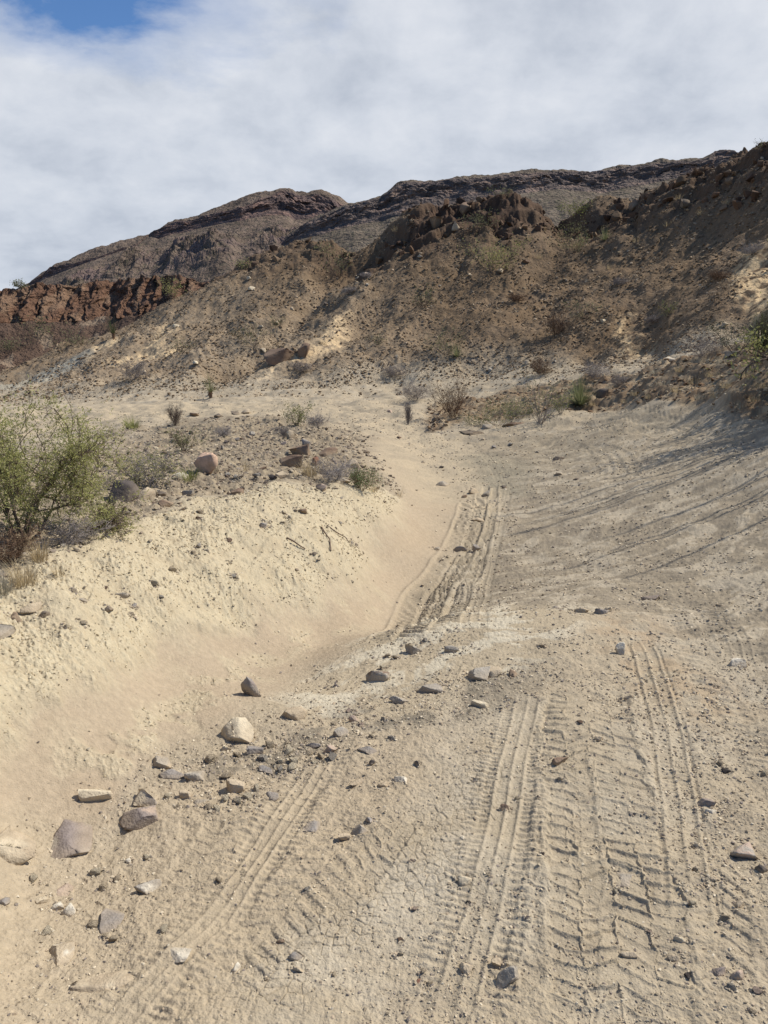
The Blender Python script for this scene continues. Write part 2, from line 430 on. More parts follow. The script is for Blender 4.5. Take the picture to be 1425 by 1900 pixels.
def land(x, y):
    """height and colour of the ground"""
    x = np.asarray(x, float); y = np.asarray(y, float)
    sh = x.shape; x = x.ravel(); y = y.ravel()
    r = np.hypot(x, y) + 1e-6
    th = np.arctan2(x, y); l = np.log(r)
    z = base(x, y)
    dst = np.clip(r, 0.8, 45)
    # wander of the patch edges
    w1 = fbm(th * 9, l * 9, 4, 5) * 0.035 + fbm(th * 60, l * 60, 3, 9) * 0.009
    w2 = fbm(th * 9 + 40, l * 9, 4, 6) * 0.035 + fbm(th * 60, l * 60 + 30, 3, 8) * 0.009
    t_, l_ = th + w1 * 0.6, l + w2
    M = {}
    if True:
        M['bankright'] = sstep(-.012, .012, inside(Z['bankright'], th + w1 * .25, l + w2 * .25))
    def m(name, soft=0.03):
        if name not in M:
            sd = inside(Z[name], t_, l_)
            M[name] = sstep(-soft, soft, sd)
        return M[name]
    hill_sd = inside(HILL, th + w1 * .3, l + w2 * .5)
    hill = sstep(-0.06, 0.10, hill_sd)
    near = 1 - hill
    n_big = fbm(x * 0.9, y * 0.9, 3, 21)
    n_mid = fbm(x * 4.3, y * 4.3, 4, 22)
    n_fin = fbm(x * 21, y * 21, 3, 23)
    n_mic = fbm(x * 75, y * 75, 2, 24)
    rough = (1.0 - 0.8 * m('sand', .04)) * (1 - .55 * np.maximum(m('crust', .08), m('mound', .06)))
    z += .022 * sstep(-.012, .012, inside(Z['bank'], t_, l_)) * (1 - sstep(.0, .12, inside(Z['bank'], t_, l_)))
    z += near * (n_big * 0.035 * (0.4 + 0.6 * rough) + n_mid * 0.010 * rough + n_fin * 0.0036 * rough + n_mic * 0.0024 * (0.35 + 0.65 * rough))
    z += near * n_big * sstep(8, 18, r) * 0.08
    # --- crumbly bank
    cov = sstep(-0.35, 0.25, fbm(x * 3.1, y * 3.1, 3, 31) + 0.15)
    bk = m('bank') ; cr1 = m('crumb1', .05) * sstep(-.1, .4, fbm(x * 5, y * 5, 4, 33)) * 0.8
    cl = np.maximum(bk, cr1)
    idx = np.where(cl > 0.01)[0]
    crumb = np.zeros_like(z)
    if len(idx):
        xs, ys = x[idx], y[idx]
        wx = perlin(xs * 30, ys * 30, 3) * .25; wy = perlin(xs * 30, ys * 30, 4) * .25
        f1, f2, c = voro(xs * 27 + wx, ys * 27 + wy, 41); g1, g2, c2 = voro(xs * 70 + wx, ys * 70 + wy, 42)
        k1 = np.clip(1 - f1 * 1.5, 0, 1) * (c > 0.45) * (0.4 + c); k2 = np.clip(1 - g1 * 1.4, 0, 1) * (c2 > 0.45) * (.5 + c2)
        crumb[idx] = (0.009 * k1 + 0.009 * k2) * (0.35 + 0.65 * cov[idx])
        z[idx] += cl[idx] * crumb[idx]
        z[idx] += cl[idx] * fbm(xs * 2.2, ys * 2.2, 3, 45) * .03
        rw = xs * .49 + ys * .87; ra = xs * .87 - ys * .49
        rill = ridged(rw * 2.4 + fbm(xs, ys, 2, 46) * .5, ra * .6, 4, 47)
        z[idx] -= bk[idx] * rill * .024
        lay = fbm(rw * .7, base(xs, ys) * 14 + fbm(xs * 2, ys * 2, 2, 49) * .4, 3, 48)
        z[idx] += bk[idx] * sstep(-.1, .35, lay) * .010
    # --- rubble shoulder behind the bank
    rb = m('rubble')
    idx = np.where(rb > 0.01)[0]
    if len(idx):
        xs, ys = x[idx], y[idx]
        f1, f2, c = voro(xs * 9, ys * 9, 51)
        z[idx] += rb[idx] * (np.clip(1 - f1 * 1.4, 0, 1) * (c > .5) * .035 + fbm(xs * 6, ys * 6, 3, 52) * .025)
    brk = M['bankright']
    z += brk * (fbm(x * 1.4, y * 1.4, 4, 55) * .12 + np.abs(fbm(x * 3.5, y * 3.5, 3, 56)) * .06)
    # --- cracked crust
    ck = np.maximum(np.maximum(m('crust', .08), m('mound', .06) * .8), m('slope', .04) * .35) * sstep(-0.45, 0.2, fbm(x * 2.3, y * 2.3, 4, 61) + .1)
    idx = np.where(ck > 0.02)[0]
    crackc = np.zeros_like(z)
    if len(idx):
        xs, ys = x[idx], y[idx]
        wx = perlin(xs * 12, ys * 12, 63) * .5; wy = perlin(xs * 12, ys * 12, 64) * .5
        f1, f2, c = voro(xs * 34 + wx, ys * 34 + wy, 62)
        cr = 1 - sstep(0.0, 0.14, f2 - f1)
        z[idx] += ck[idx] * (-0.0034 * cr + 0.0035 * (c - .5))
        crackc[idx] = cr * ck[idx]
    # --- thin beds of mudstone cropping out across the track
    bd = np.maximum(m('slope', .05), np.maximum(m('mound', .05), m('dark1', .05)))
    wv = fbm(x * .6, y * .6, 4, 71) * .35
    yy = y - 0.28 * x + wv
    strk = fbm(x * 2.6 + 3, yy * 5.0, 5, 72, .62); st2 = fbm(x * 7.0, yy * 22, 4, 73, .6)
    ledge = sstep(0.05, 0.35, strk)
    z += near * bd * (0.005 * ledge * sstep(-.3, .3, fbm(x * .8, y * .8, 3, 74)) + 0.0026 * st2) * (0.6 + 0.05 * r)
    # --- hill
    idx = np.where(hill > 0.003)[0]
    rockc = np.zeros_like(z); rocki = np.zeros_like(z)
    if len(idx):
        xs, ys, hs = x[idx], y[idx], hill[idx]
        u_ = xs * .21 + fbm(xs * .1, ys * .1, 2, 80) ; 
        dz = fbm(xs * .22, ys * .16, 4, 81) * .30
        dz += fbm(xs * 1.2, ys * 1.2, 4, 82) * .055
        f1, f2, c = voro(xs * 2.1, ys * 2.1, 83); g1, g2, c2 = voro(xs * 5.2, ys * 5.2, 84)
        dz += np.clip(1 - f1 * 1.6, 0, 1) * (c > .70) * .08 * c + np.clip(1 - g1 * 1.5, 0, 1) * (c2 > .5) * .04
        cm = np.maximum(np.maximum(sstep(-.05, .03, inside(Z['crestrock'], th[idx] + w1[idx] * .4, l[idx] + w2[idx])), .75 * sstep(-.05, .03, inside(Z['crestrock2'], th[idx] + w1[idx] * .4, l[idx] + w2[idx]))),
                        .55 * sstep(-.05, .03, inside(Z['crestrock3'], th[idx] + w1[idx] * .4, l[idx] + w2[idx])))
        a1, a2, ca = voro(xs * .75 + perlin(xs, ys, 91) * .4, ys * .75 + perlin(xs, ys, 92) * .4, 93)
        b1, b2, cb = voro(xs * 1.9 + perlin(xs * 2, ys * 2, 94) * .4, ys * 1.9, 95)
        crg = (ca - .45) * .75 * sstep(0, .35, a2 - a1) + (cb - .4) * .5 * sstep(0, .3, b2 - b1) + fbm(xs * .9, ys * .9, 4, 90) * .6 + ridged(xs * .8, ys * .8, 4, 96) * .12
        dz += cm * crg * .6
        dz -= cm * (np.where(th[idx] < .3, .80, .15) + fbm(xs * .22, ys * .16, 4, 81) * .25)
        sw = xs * .8 - ys * .6; sa = xs * .6 + ys * .8
        dz += (ridged(sw * .16 + fbm(xs * .15, ys * .15, 3, 86) * .5, sa * .045, 4, 87) - .55) * .50 * (1 - cm)
        dz += (ridged(sw * .7 + fbm(xs * .4, ys * .4, 3, 88) * .5, sa * .16, 3, 89) - .55) * .13 * (1 - cm)
        z[idx] += hs * dz
        st_ = .75; zz1 = (z[idx] + fbm(xs * .35, ys * .35, 3, 98) * .5) / st_      # beds of harder rock stand out as ledges
        fr = zz1 - np.floor(zz1); z[idx] += cm * hs * (sstep(.18, .74, fr) - fr) * st_ * .75
        rockc[idx] = cm
        rocki[idx] = hs
    for k, (pts, wd, dp) in enumerate(CARVES):
        p = np.array(pts); lo = p.min(0) - wd * 3; hi = p.max(0) + wd * 3
        idx = np.where((x > lo[0]) & (x < hi[0]) & (y > lo[1]) & (y < hi[1]))[0]
        if len(idx):
            d, s, t, L = dist_poly(pts, x[idx] + perlin(x[idx] * .6, y[idx] * .6, 97) * wd * .6, y[idx])
            z[idx] -= dp * np.exp(-(d / wd) ** 2)
    # --- tyre prints
    trk = np.zeros_like(z)
    wob = perlin(x * 3, y * 3, 98) * .012
    for k, (pts, hw, kind, st) in enumerate(TRACKS):
        p = np.array(pts); lo = p.min(0) - hw * 2; hi = p.max(0) + hw * 2
        idx = np.where((x > lo[0]) & (x < hi[0]) & (y > lo[1]) & (y < hi[1]))[0]
        if not len(idx): continue
        d, s, t, L = dist_poly(pts, x[idx] + wob[idx], y[idx])
        sel = d < hw * 1.7
        idx, s, t, d = idx[sel], s[sel], t[sel], d[sel]
        if not len(idx): continue
        ends = sstep(0, .25, s) * (1 - sstep(L - .25, L, s))
        fade = st * ends * (0.66 + 0.34 * sstep(-.4, .25, fbm(x[idx] * 2.1 + k * 9, y[idx] * 2.1, 3, 99 + k)))
        flat_ = np.minimum(fade, 1) * (1 - sstep(.9, 1.1, d / hw))
        z[idx] -= flat_ * .75 * (n_fin[idx] * 0.0036 + n_mic[idx] * .0024)          # the tyre pressed the grains flat
        z[idx] += tread(kind, s, t, hw, k * 3 + 7) * fade
        trk[idx] = np.maximum(trk[idx], np.minimum(fade, 1) * (1 - sstep(.9, 1.4, d / hw)))
    # ------------------------------------------------ colour of the material, plus a painted band of shade
    def C(a): return np.array(a, np.float32)[None]
    def mx(c, k, col): return c * (1 - k[:, None]) + C(col) * k[:, None]
    n1 = fbm(x * 1.7, y * 1.7, 5, 111); n2 = fbm(x * 6.5, y * 6.5, 4, 112); n3 = fbm(x * 33, y * 33, 3, 113)
    c = np.repeat(C((.44, .362, .25)), len(x), 0)
    c = mx(c, sstep(-.2, .6, n1) * .55, (.46, .40, .30))
    c = mx(c, sstep(0, .5, n2) * .45, (.33, .27, .19))
    c = mx(c, m('dust', .08) * .8, (.46, .37, .25))
    c = mx(c, m('slope', .05), (.345, .285, .20))
    c = mx(c, m('slope') * sstep(0, .35, strk + n1 * .5 + n2 * .25) * .65, (.49, .42, .31))
    c = mx(c, m('slope') * sstep(.05, .5, -strk + st2 * .5) * .6, (.25, .21, .155))
    c = mx(c, m('mound', .05) * .8, (.47, .385, .26))
    c = mx(c, m('mound') * sstep(.05, .4, strk + n2 * .4) * .8, (.62, .55, .41))
    c = mx(c, m('crust', .16) * sstep(-.7, .5, n1 + n2 * .7 + .15) * .7, (.53, .455, .335))
    c = mx(c, m('dark1', .05) * sstep(-.1, .3, strk + n2 * .6) * .9, (.22, .185, .135))
    c = mx(c, m('painted_shade', .05) * .5, (.26, .215, .15))  # shade across the far track, painted into the ground colour
    c = mx(c, m('green1', .03) * .7, (.24, .215, .155))
    c = mx(c, m('orange', .05) * sstep(-.4, .3, n2) * .5, (.46, .33, .20))
    c = mx(c, m('sand', .02), (.44, .35, .24))
    c = mx(c, m('sand') * sstep(-.2, .5, n1) * .35, (.405, .315, .21))
    c = mx(c, m('road', .05) * .8, (.43, .355, .245))
    c = mx(c, m('road') * sstep(-.1, .3, n1 + strk * .5) * .6, (.52, .42, .28))
    c = mx(c, cl, (.52, .435, .29))
    c = mx(c, cl * sstep(.0, .5, n2 + n3 * .6) * .5, (.44, .355, .23))
    c = mx(c, cl * sstep(.003, .007, crumb) * .5, (.59, .51, .35))
    plat = sstep(-.05, .05, inside(PLATEAU, t_, l_))
    c = mx(c, plat * .8, (.27, .22, .155))
    c = mx(c, plat * sstep(.1, .5, n1 + n2 * .6) * .6, (.45, .37, .26))
    c = mx(c, rb * (.55 + .3 * sstep(-.2, .4, n2)), (.24, .19, .13))
    c = mx(c, rb * sstep(0, .35, n2 + n3 * .7) * .55, (.44, .355, .23))
    c = mx(c, np.clip(trk, 0, 1) * .25, (.43, .36, .25))
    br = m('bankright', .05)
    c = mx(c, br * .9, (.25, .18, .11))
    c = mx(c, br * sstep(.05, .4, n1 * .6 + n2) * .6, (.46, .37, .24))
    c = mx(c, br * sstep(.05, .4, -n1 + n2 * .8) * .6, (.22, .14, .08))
    # hill colours
    b1 = fbm(x * .5, y * .5, 4, 121); b2 = fbm(x * 2.4, y * 2.4, 4, 122); b3 = fbm(x * 8, y * 8, 3, 123)
    hc = np.repeat(C((.212, .144, .083)), len(x), 0)
    hc = mx(hc, sstep(-.3, .5, b1 + b2 * .4) * .5, (.235, .168, .108))
    hc = mx(hc, sstep(.1, .5, b2 + b3 * .6) * .35, (.135, .092, .056))
    hc = mx(hc, sstep(.25, .6, b3 + b2 * .3) * .3, (.30, .225, .145))
    ht = m('hilltan', .12)
    hc = mx(hc, ht * .72, (.33, .255, .17))
    hc = mx(hc, ht * sstep(0, .5, b3 + b1 * .4) * .5, (.44, .35, .235))
    hc = mx(hc, ht * sstep(.1, .5, b2) * .45, (.21, .155, .10))
    for nm, kk in (('ochre1', .9), ('ochre2', .7), ('ochre3', .8), ('ochre4', .85), ('ochre5', .8)):
        hc = mx(hc, m(nm, .012) * sstep(-.6, .05, b2 + b3 * .5) * kk, (.55, .41, .235))
    och = np.zeros_like(z)
    for nm in ('ochre1', 'ochre2', 'ochre3', 'ochre4', 'ochre5'): och = np.maximum(och, m(nm, .012) * sstep(-.6, .05, b2 + b3 * .5))
    hc = mx(hc, m('pale1', .02) * .7, (.40, .385, .31))
    hc = mx(hc, rockc * .92, (.088, .054, .037))
    hc = mx(hc, rockc * sstep(.0, .5, b2 + b3 * .5) * .55, (.165, .10, .06))
    foot = sstep(0.0, 0.10, hill_sd) 
    c = c * (1 - foot[:, None] * hill[:, None]) + hc * (foot * hill)[:, None]
    c = c * np.where(hill[:, None] > .5, .86 + .32 * och[:, None] + .08 * ht[:, None], .91)
    # every grain differs a little
    c = c * (1 + .10 * n3[:, None] + .06 * fbm(x * 90, y * 90, 2, 131)[:, None] * (r < 7)[:, None])
    # the cracks of the crust get a darker tone
    c = c * (1 - 0.25 * crackc[:, None])
    c = np.clip(c, .02, .85)
    return z.reshape(sh), c.reshape(sh + (3,))

HILL = zone([(-300,770),(-100,752),(0,748),(150,738),(400,728),(560,722),(700,716),(900,700),(1100,684),(1240,655),(1425,612),(1700,560)])
HILL = np.vstack([HILL, [[HILL[-1][0] + .25, HILL[-1][1]], [HILL[-1][0] + .25, 6.0], [HILL[0][0] - .3, 6.0], [HILL[0][0] - .3, HILL[0][1]]]])
PLATEAU = zone([(-250,960),(0,985),(200,940),(480,893),(690,893),(690,870),(640,815),(600,790),(520,775),(400,775),(230,795),(150,830),(0,850),(-250,850)])
# ------------------------------------------------------------------ materials
MATS = {}
def mat_surface(name, bump=(), vary=0.0, rough=0.95, color=None, spec=0.15, translucent=0.0, scale_mul=1.0):
    """vertex-coloured (or plain) surface with layered bump; bump = [(scale, strength_distance)]"""
    m = bpy.data.materials.new(name); m.use_nodes = True
    t = NT(m.node_tree); t.n.clear()
    o = t.add('ShaderNodeOutputMaterial'); p = t.add('ShaderNodeBsdfPrincipled', i_Roughness=rough)
    p.inputs['Specular IOR Level'].default_value = spec
    geo = t.add('ShaderNodeNewGeometry'); tcn = t.add('ShaderNodeTexCoord')
    vec = geo.outputs['Position'] if name.startswith('earth') or name.startswith('far') else tcn.outputs['Object']
    if color is None:
        a = t.add('ShaderNodeAttribute', attribute_name='Col'); base_c = a.outputs['Color']
    else:
        rgb = t.add('ShaderNodeRGB'); rgb.outputs[0].default_value = (*color, 1); base_c = rgb.outputs[0]
    if vary:
        s0 = bump[0][0] if bump else 20
        nz = t.noise(vec, s0 * .6, 5, .65)
        f = t.ramp(nz, [(0.25, 1 - vary), (0.75, 1 + vary * .0 + 0.0), (1.0, 1.0)])
        mul = t.math('MULTIPLY_ADD', nz, vary * 2, 1 - vary)
        vm = t.add('ShaderNodeVectorMath', operation='SCALE'); t.link(base_c, vm.inputs[0]); t.link(mul, vm.inputs['Scale'])
        base_c = vm.outputs[0]
    t.link(base_c, p.inputs['Base Color'])
    prev = None
    for sc, dist in bump:
        nz = t.noise(vec, sc, 3, .6)
        b = t.add('ShaderNodeBump', i_Strength=1.0, i_Distance=dist)
        t.link(nz, b.inputs['Height'])
        if prev is not None: t.link(prev, b.inputs['Normal'])
        prev = b.outputs[0]
    if prev is not None: t.link(prev, p.inputs['Normal'])
    if translucent:
        tr = t.add('ShaderNodeBsdfTranslucent'); t.link(base_c, tr.inputs[0])
        mxn = t.add('ShaderNodeMixShader', i_0=translucent)
        t.link(p.outputs[0], mxn.inputs[1]); t.link(tr.outputs[0], mxn.inputs[2]); t.link(mxn.outputs[0], o.inputs[0])
    else:
        t.link(p.outputs[0], o.inputs[0])
    MATS[name] = m
    return m

M_EARTH = mat_surface('earth_ground', [(170, .0035), (48, .005)], vary=.20)
M_HILL = mat_surface('earth_hill', [(9, .05), (28, .02)], vary=.28)
M_CLIFF = mat_surface('far_cliff', [(1.3, .8), (4, .3)], vary=.35)
M_MOUNT = mat_surface('far_mountain', [(.12, 7.0), (.4, 3.0)], vary=.45)
M_STONE = mat_surface('stone', [(34, .006), (130, .003)], vary=.45, rough=.9)
M_GRIT = mat_surface('grit', [], vary=0, rough=.95)
M_WOOD = mat_surface('bark', [(40, .004)], vary=.3, rough=.95)
M_LEAF = mat_surface('leaf', [], vary=0, rough=.75, translucent=.35)

# ------------------------------------------------------------------ mesh helpers
def mesh_np(name, V, Fq, mat, col=None, smooth=True, normals=None):
    """V (n,3); Fq list of arrays of faces (each array has faces of one size)"""
    me = bpy.data.meshes.new(name)
    V = np.asarray(V, np.float32)
    Fq = [f for f in (Fq if isinstance(Fq, list) else [Fq]) if len(f)]
    me.vertices.add(len(V)); me.vertices.foreach_set('co', V.ravel())
    loops = np.concatenate([f.ravel() for f in Fq]).astype(np.int32)
    tot = np.concatenate([np.full(len(f), f.shape[1], np.int32) for f in Fq])
    start = np.concatenate([[0], np.cumsum(tot)[:-1]]).astype(np.int32)
    me.loops.add(len(loops)); me.loops.foreach_set('vertex_index', loops)
    me.polygons.add(len(tot)); me.polygons.foreach_set('loop_start', start); me.polygons.foreach_set('loop_total', tot)
    me.polygons.foreach_set('use_smooth', np.full(len(tot), smooth))
    me.update(calc_edges=True)
    if col is not None:
        a = me.color_attributes.new('Col', 'FLOAT_COLOR', 'POINT')
        c4 = np.ones((len(V), 4), np.float32); c4[:, :3] = col
        a.data.foreach_set('color', c4.ravel())
    me.materials.append(mat)
    if normals is not None:
        me.normals_split_custom_set_from_vertices(normals)
    return me

def obj(name, me, parent=None, loc=None):
    o = bpy.data.objects.new(name, me); COL.objects.link(o)
    if parent is not None: o.parent = parent
    if loc is not None: o.location = loc
    return o

def tag(o, label=None, cat=None, group=None, kind=None):
    if label: o['label'] = label
    if cat: o['category'] = cat
    if group: o['group'] = group
    if kind: o['kind'] = kind
    return o

def grid_faces(nr, nc, wrap=False):
    i = np.arange(nr - 1)[:, None]; j = np.arange(nc if wrap else nc - 1)[None]
    j2 = (j + 1) % nc
    a = i * nc + j; b = i * nc + j2; c = (i + 1) * nc + j2; d = (i + 1) * nc + j
    return np.stack([a, b, c, d], -1).reshape(-1, 4)

# ------------------------------------------------------------------ ground: one sheet, finer where it lies nearer
QF = 1.0
th_dense = np.linspace(-35.5, 35.5, int(1150 * QF))
th_left = np.concatenate([np.linspace(-180, -58, 80)[:-1], np.linspace(-58, -35.5, 160)[:-1]]); th_right = np.concatenate([np.linspace(35.5, 58, 160)[1:-1], np.linspace(58, 180, 80)[:-1]])
TH = np.radians(np.concatenate([th_left, th_dense, th_right]))
rs = [0.35]
while rs[-1] < 66:
    r_ = rs[-1]
    if r_ < 1.15: dr = 0.06
    else:
        flat = r_ * r_ / (1.6 * 773) * 0.80
        if r_ > 9: flat = min(flat, 0.055 + max(0, r_ - 26) * .0012)
        dr = flat
        if r_ > 49: dr = .5
    rs.append(r_ + dr / QF)
RS = np.array(rs)
R2, T2 = np.meshgrid(RS, TH, indexing='ij')
GX, GY = np.sin(T2) * R2, np.cos(T2) * R2
GZ = np.zeros(GX.shape); GC = np.zeros(GX.shape + (3,), np.float32)
for i0 in range(0, len(RS), 100):
    GZ[i0:i0 + 100], GC[i0:i0 + 100] = land(GX[i0:i0 + 100], GY[i0:i0 + 100])
nR, nT = GX.shape
print('GRID', nR, nT)
V = np.stack([GX, GY, GZ], -1)
# smooth normals of the whole sheet, so that the pieces join without a seam
dR = np.gradient(V, axis=0)
dT = (np.roll(V, -1, 1) - np.roll(V, 1, 1))
Nn = np.cross(dT, dR); Nn /= np.linalg.norm(Nn, axis=-1, keepdims=True) + 1e-12
Nn[Nn[..., 2] < 0] *= -1
V = V.reshape(-1, 3); Nn = Nn.reshape(-1, 3); GCf = GC.reshape(-1, 3)
F = grid_faces(nR, nT, wrap=True)[:, ::-1]
# cap under the camera
FX = V[F[:, 0]]
fth = np.arctan2(FX[:, 0], FX[:, 1]); fl = np.log(np.hypot(FX[:, 0], FX[:, 1]))
is_hill = inside(HILL, fth, fl) > 0
ROADP = zone([(-280,800),(0,765),(400,750),(700,748),(800,760),(1000,780),(1250,770),(1425,780),(1700,830),(1700,1300),(1500,1990),(60,1990),(130,1540),(300,1420),(450,1290),(620,1180),(690,1130),(800,1000),(830,930),(720,860),(640,800),(560,782),(400,772),(200,790),(0,815),(-280,850)])
is_road = (inside(ROADP, fth, fl) > 0) & ~is_hill
def piece(name, sel, mat):
    f = F[sel]
    used = np.unique(f); remap = np.full(len(V), -1, np.int64); remap[used] = np.arange(len(used))
    return obj(name, mesh_np(name, V[used], remap[f], mat, GCf[used], True))
tag(piece('ground', ~is_hill & ~is_road, M_EARTH), kind='structure')
tag(piece('dirt_road', is_road, M_EARTH), kind='structure')
tag(piece('hillside', is_hill, M_HILL), kind='structure')

_lr = np.log(RS)
def gz(x, y):
    """height of the built ground sheet"""
    x = np.asarray(x, float); y = np.asarray(y, float)
    th = np.arctan2(x, y); r = np.hypot(x, y)
    a = np.clip(np.interp(r, RS, np.arange(nR)), 0, nR - 1.001); b = np.clip(np.interp(th, TH, np.arange(nT)), 0, nT - 1.001)
    i = a.astype(int); j = b.astype(int); fa = a - i; fb = b - j
    return GZ[i, j] * (1 - fa) * (1 - fb) + GZ[i + 1, j] * fa * (1 - fb) + GZ[i, j + 1] * (1 - fa) * fb + GZ[i + 1, j + 1] * fa * fb

def gat(u, v):
    """visible built ground on a sight line, as a 3-D point"""
    dx, dy, dz = ray(u, v)
    Y = np.concatenate([np.linspace(.9, 12, 3000), np.linspace(12.01, 60, 5000)])
    g = gz(dx / dy * Y, Y); h = CAM_Z + dz / dy * Y
    hit = h < g
    k = int(np.argmax(hit)) if hit.any() else len(Y) - 1
    return np.array([dx / dy * Y[k], Y[k], g[k]])

# ------------------------------------------------------------------ far plain that carries everything to the horizon
def far_sheet(name, rows_fn, us, nrow, mat, colfn):
    pass
rr = np.concatenate([np.linspace(60, 400, 60), np.geomspace(410, 5000, 40)]); tt = np.radians(np.linspace(-180, 180, 240, endpoint=False))
R3, T3 = np.meshgrid(rr, tt, indexing='ij')
px_, py_ = np.sin(T3) * R3, np.cos(T3) * R3
pz_ = -14 + fbm(px_ * .01, py_ * .01, 4, 301) * 3 - 0.0 * R3
cc = np.repeat(np.array([[.25, .19, .13]], np.float32), px_.size, 0) * (1 + .3 * fbm(px_.ravel() * .05, py_.ravel() * .05, 3, 302)[:, None])
tag(obj('plain_ground', mesh_np('plain_ground', np.stack([px_, py_, pz_], -1).reshape(-1, 3), grid_faces(len(rr), len(tt), True)[:, ::-1], M_CLIFF, cc)), kind='structure')

# ------------------------------------------------------------------ red cliff across the valley
us = np.linspace(-420, 470, 620)
top_v = np.interp(us, [-420, 0, 60, 150, 250, 330, 365, 470], [548, 541, 530, 526, 517, 513, 524, 560])
foot_v = np.interp(us, [-420, 0, 150, 250, 330, 470], [612, 604, 596, 590, 578, 590])
Yc = np.interp(us, [-420, 0, 200, 330, 470], [84, 92, 95, 90, 84])
rows = []
NTAL, NFACE, NTOP = 90, 190, 40
sx = (us - 712.5) / F_PX
def z_at(v, Y):
    y = (950 - v) / F_PX
    return CAM_Z + Y * (-math.sin(PITCH) + y * math.cos(PITCH)) / (math.cos(PITCH) + y * math.sin(PITCH))
xr = (us - 712.5) / F_PX
zt = z_at(top_v, Yc + 2.5); zf = z_at(foot_v, Yc)
VX, VY, VZ, VC = [], [], [], []
Xc = xr * Yc
for k in range(NTAL):                                         # talus
    q = k / (NTAL - 1)
    y = Yc - 34 * (1 - q); z = zf - 17 * (1 - q) ** 0.9
    z = z + fbm(Xc * .12, y * .1, 4, 311) * 1.0 * (1 - q * .5) + fbm(Xc * .7, y * .7, 4, 312) * .28
    VX.append(Xc + (1 - q) * 0); VY.append(y); VZ.append(z)
    n = fbm(Xc * .3, y * .3, 4, 313)
    c = np.array([.135, .088, .062]) * (1 + .3 * n[:, None]); c = np.where(n[:, None] > .35, np.array([.30, .22, .15]), c)
    VC.append(c)
for k in range(1, NFACE):                                     # face, cut into columns
    q = k / (NFACE - 1)
    z = zf + (zt - zf) * q
    but = ridged(Xc * .19 + 2, q * .25 + Xc * 0, 3, 321)
    col = ridged(Xc * .42 + perlin(Xc * .3, q * 1.2 + Xc * 0, 3) * .5, q * .5 + Xc * 0, 5, 322)
    led = fbm(Xc * .6, q * 4 + Xc * 0, 4, 323)
    f1, f2, cv = voro(Xc * .9, z * .30, 324)
    g1_, g2_, cv2 = voro(Xc * 1.9 + 3, z * .9, 329)
    y = Yc + 4.6 * q - but * 2.6 * (1 - .3 * q) - col * 1.7 * (1.1 - q * .4) - led * .35 - (cv - .5) * .35 - (cv2 - .5) * .25 + 3.0
    rows_edge = sstep(.9, 1.0, q)
    VX.append(Xc + fbm(Xc * .5, q * 4 + Xc * 0, 3, 325) * .35); VY.append(y); VZ.append(z + (but * .4 + fbm(Xc * .6, Xc * 0, 4, 326) * .5) * rows_edge)
    n = fbm(Xc * .35, z * .25, 4, 327)
    dk = sstep(.1, .5, fbm(Xc * 1.1, z * .35, 4, 328))
    c = np.array([.185, .105, .066]) * (1 - dk[:, None]) + np.array([.13, .075, .048]) * dk[:, None]
    pal = sstep(.25, .5, n + .25 * (Xc < -36)) * .6
    c = c * (1 - pal[:, None]) + np.array([.29, .19, .12]) * pal[:, None]
    VC.append(c)
for k in range(1, NTOP):
    q = k / (NTOP - 1)
    y = VY[NTAL + NFACE - 2] + 90 * q ** 1.5; z = VZ[NTAL + NFACE - 2] - 4.5 * q
    VX.append(Xc * (1 + q * .3)); VY.append(y); VZ.append(z + fbm(Xc * .6, y * .6, 3, 331) * .25)
    VC.append(np.repeat(np.array([[.20, .13, .08]]), len(us), 0))
CV = np.stack([np.array(VX), np.array(VY), np.array(VZ)], -1).reshape(-1, 3)
tag(obj('cliff', mesh_np('cliff', CV, grid_faces(len(VX), len(us)), M_CLIFF, np.array(VC).reshape(-1, 3))), kind='structure')

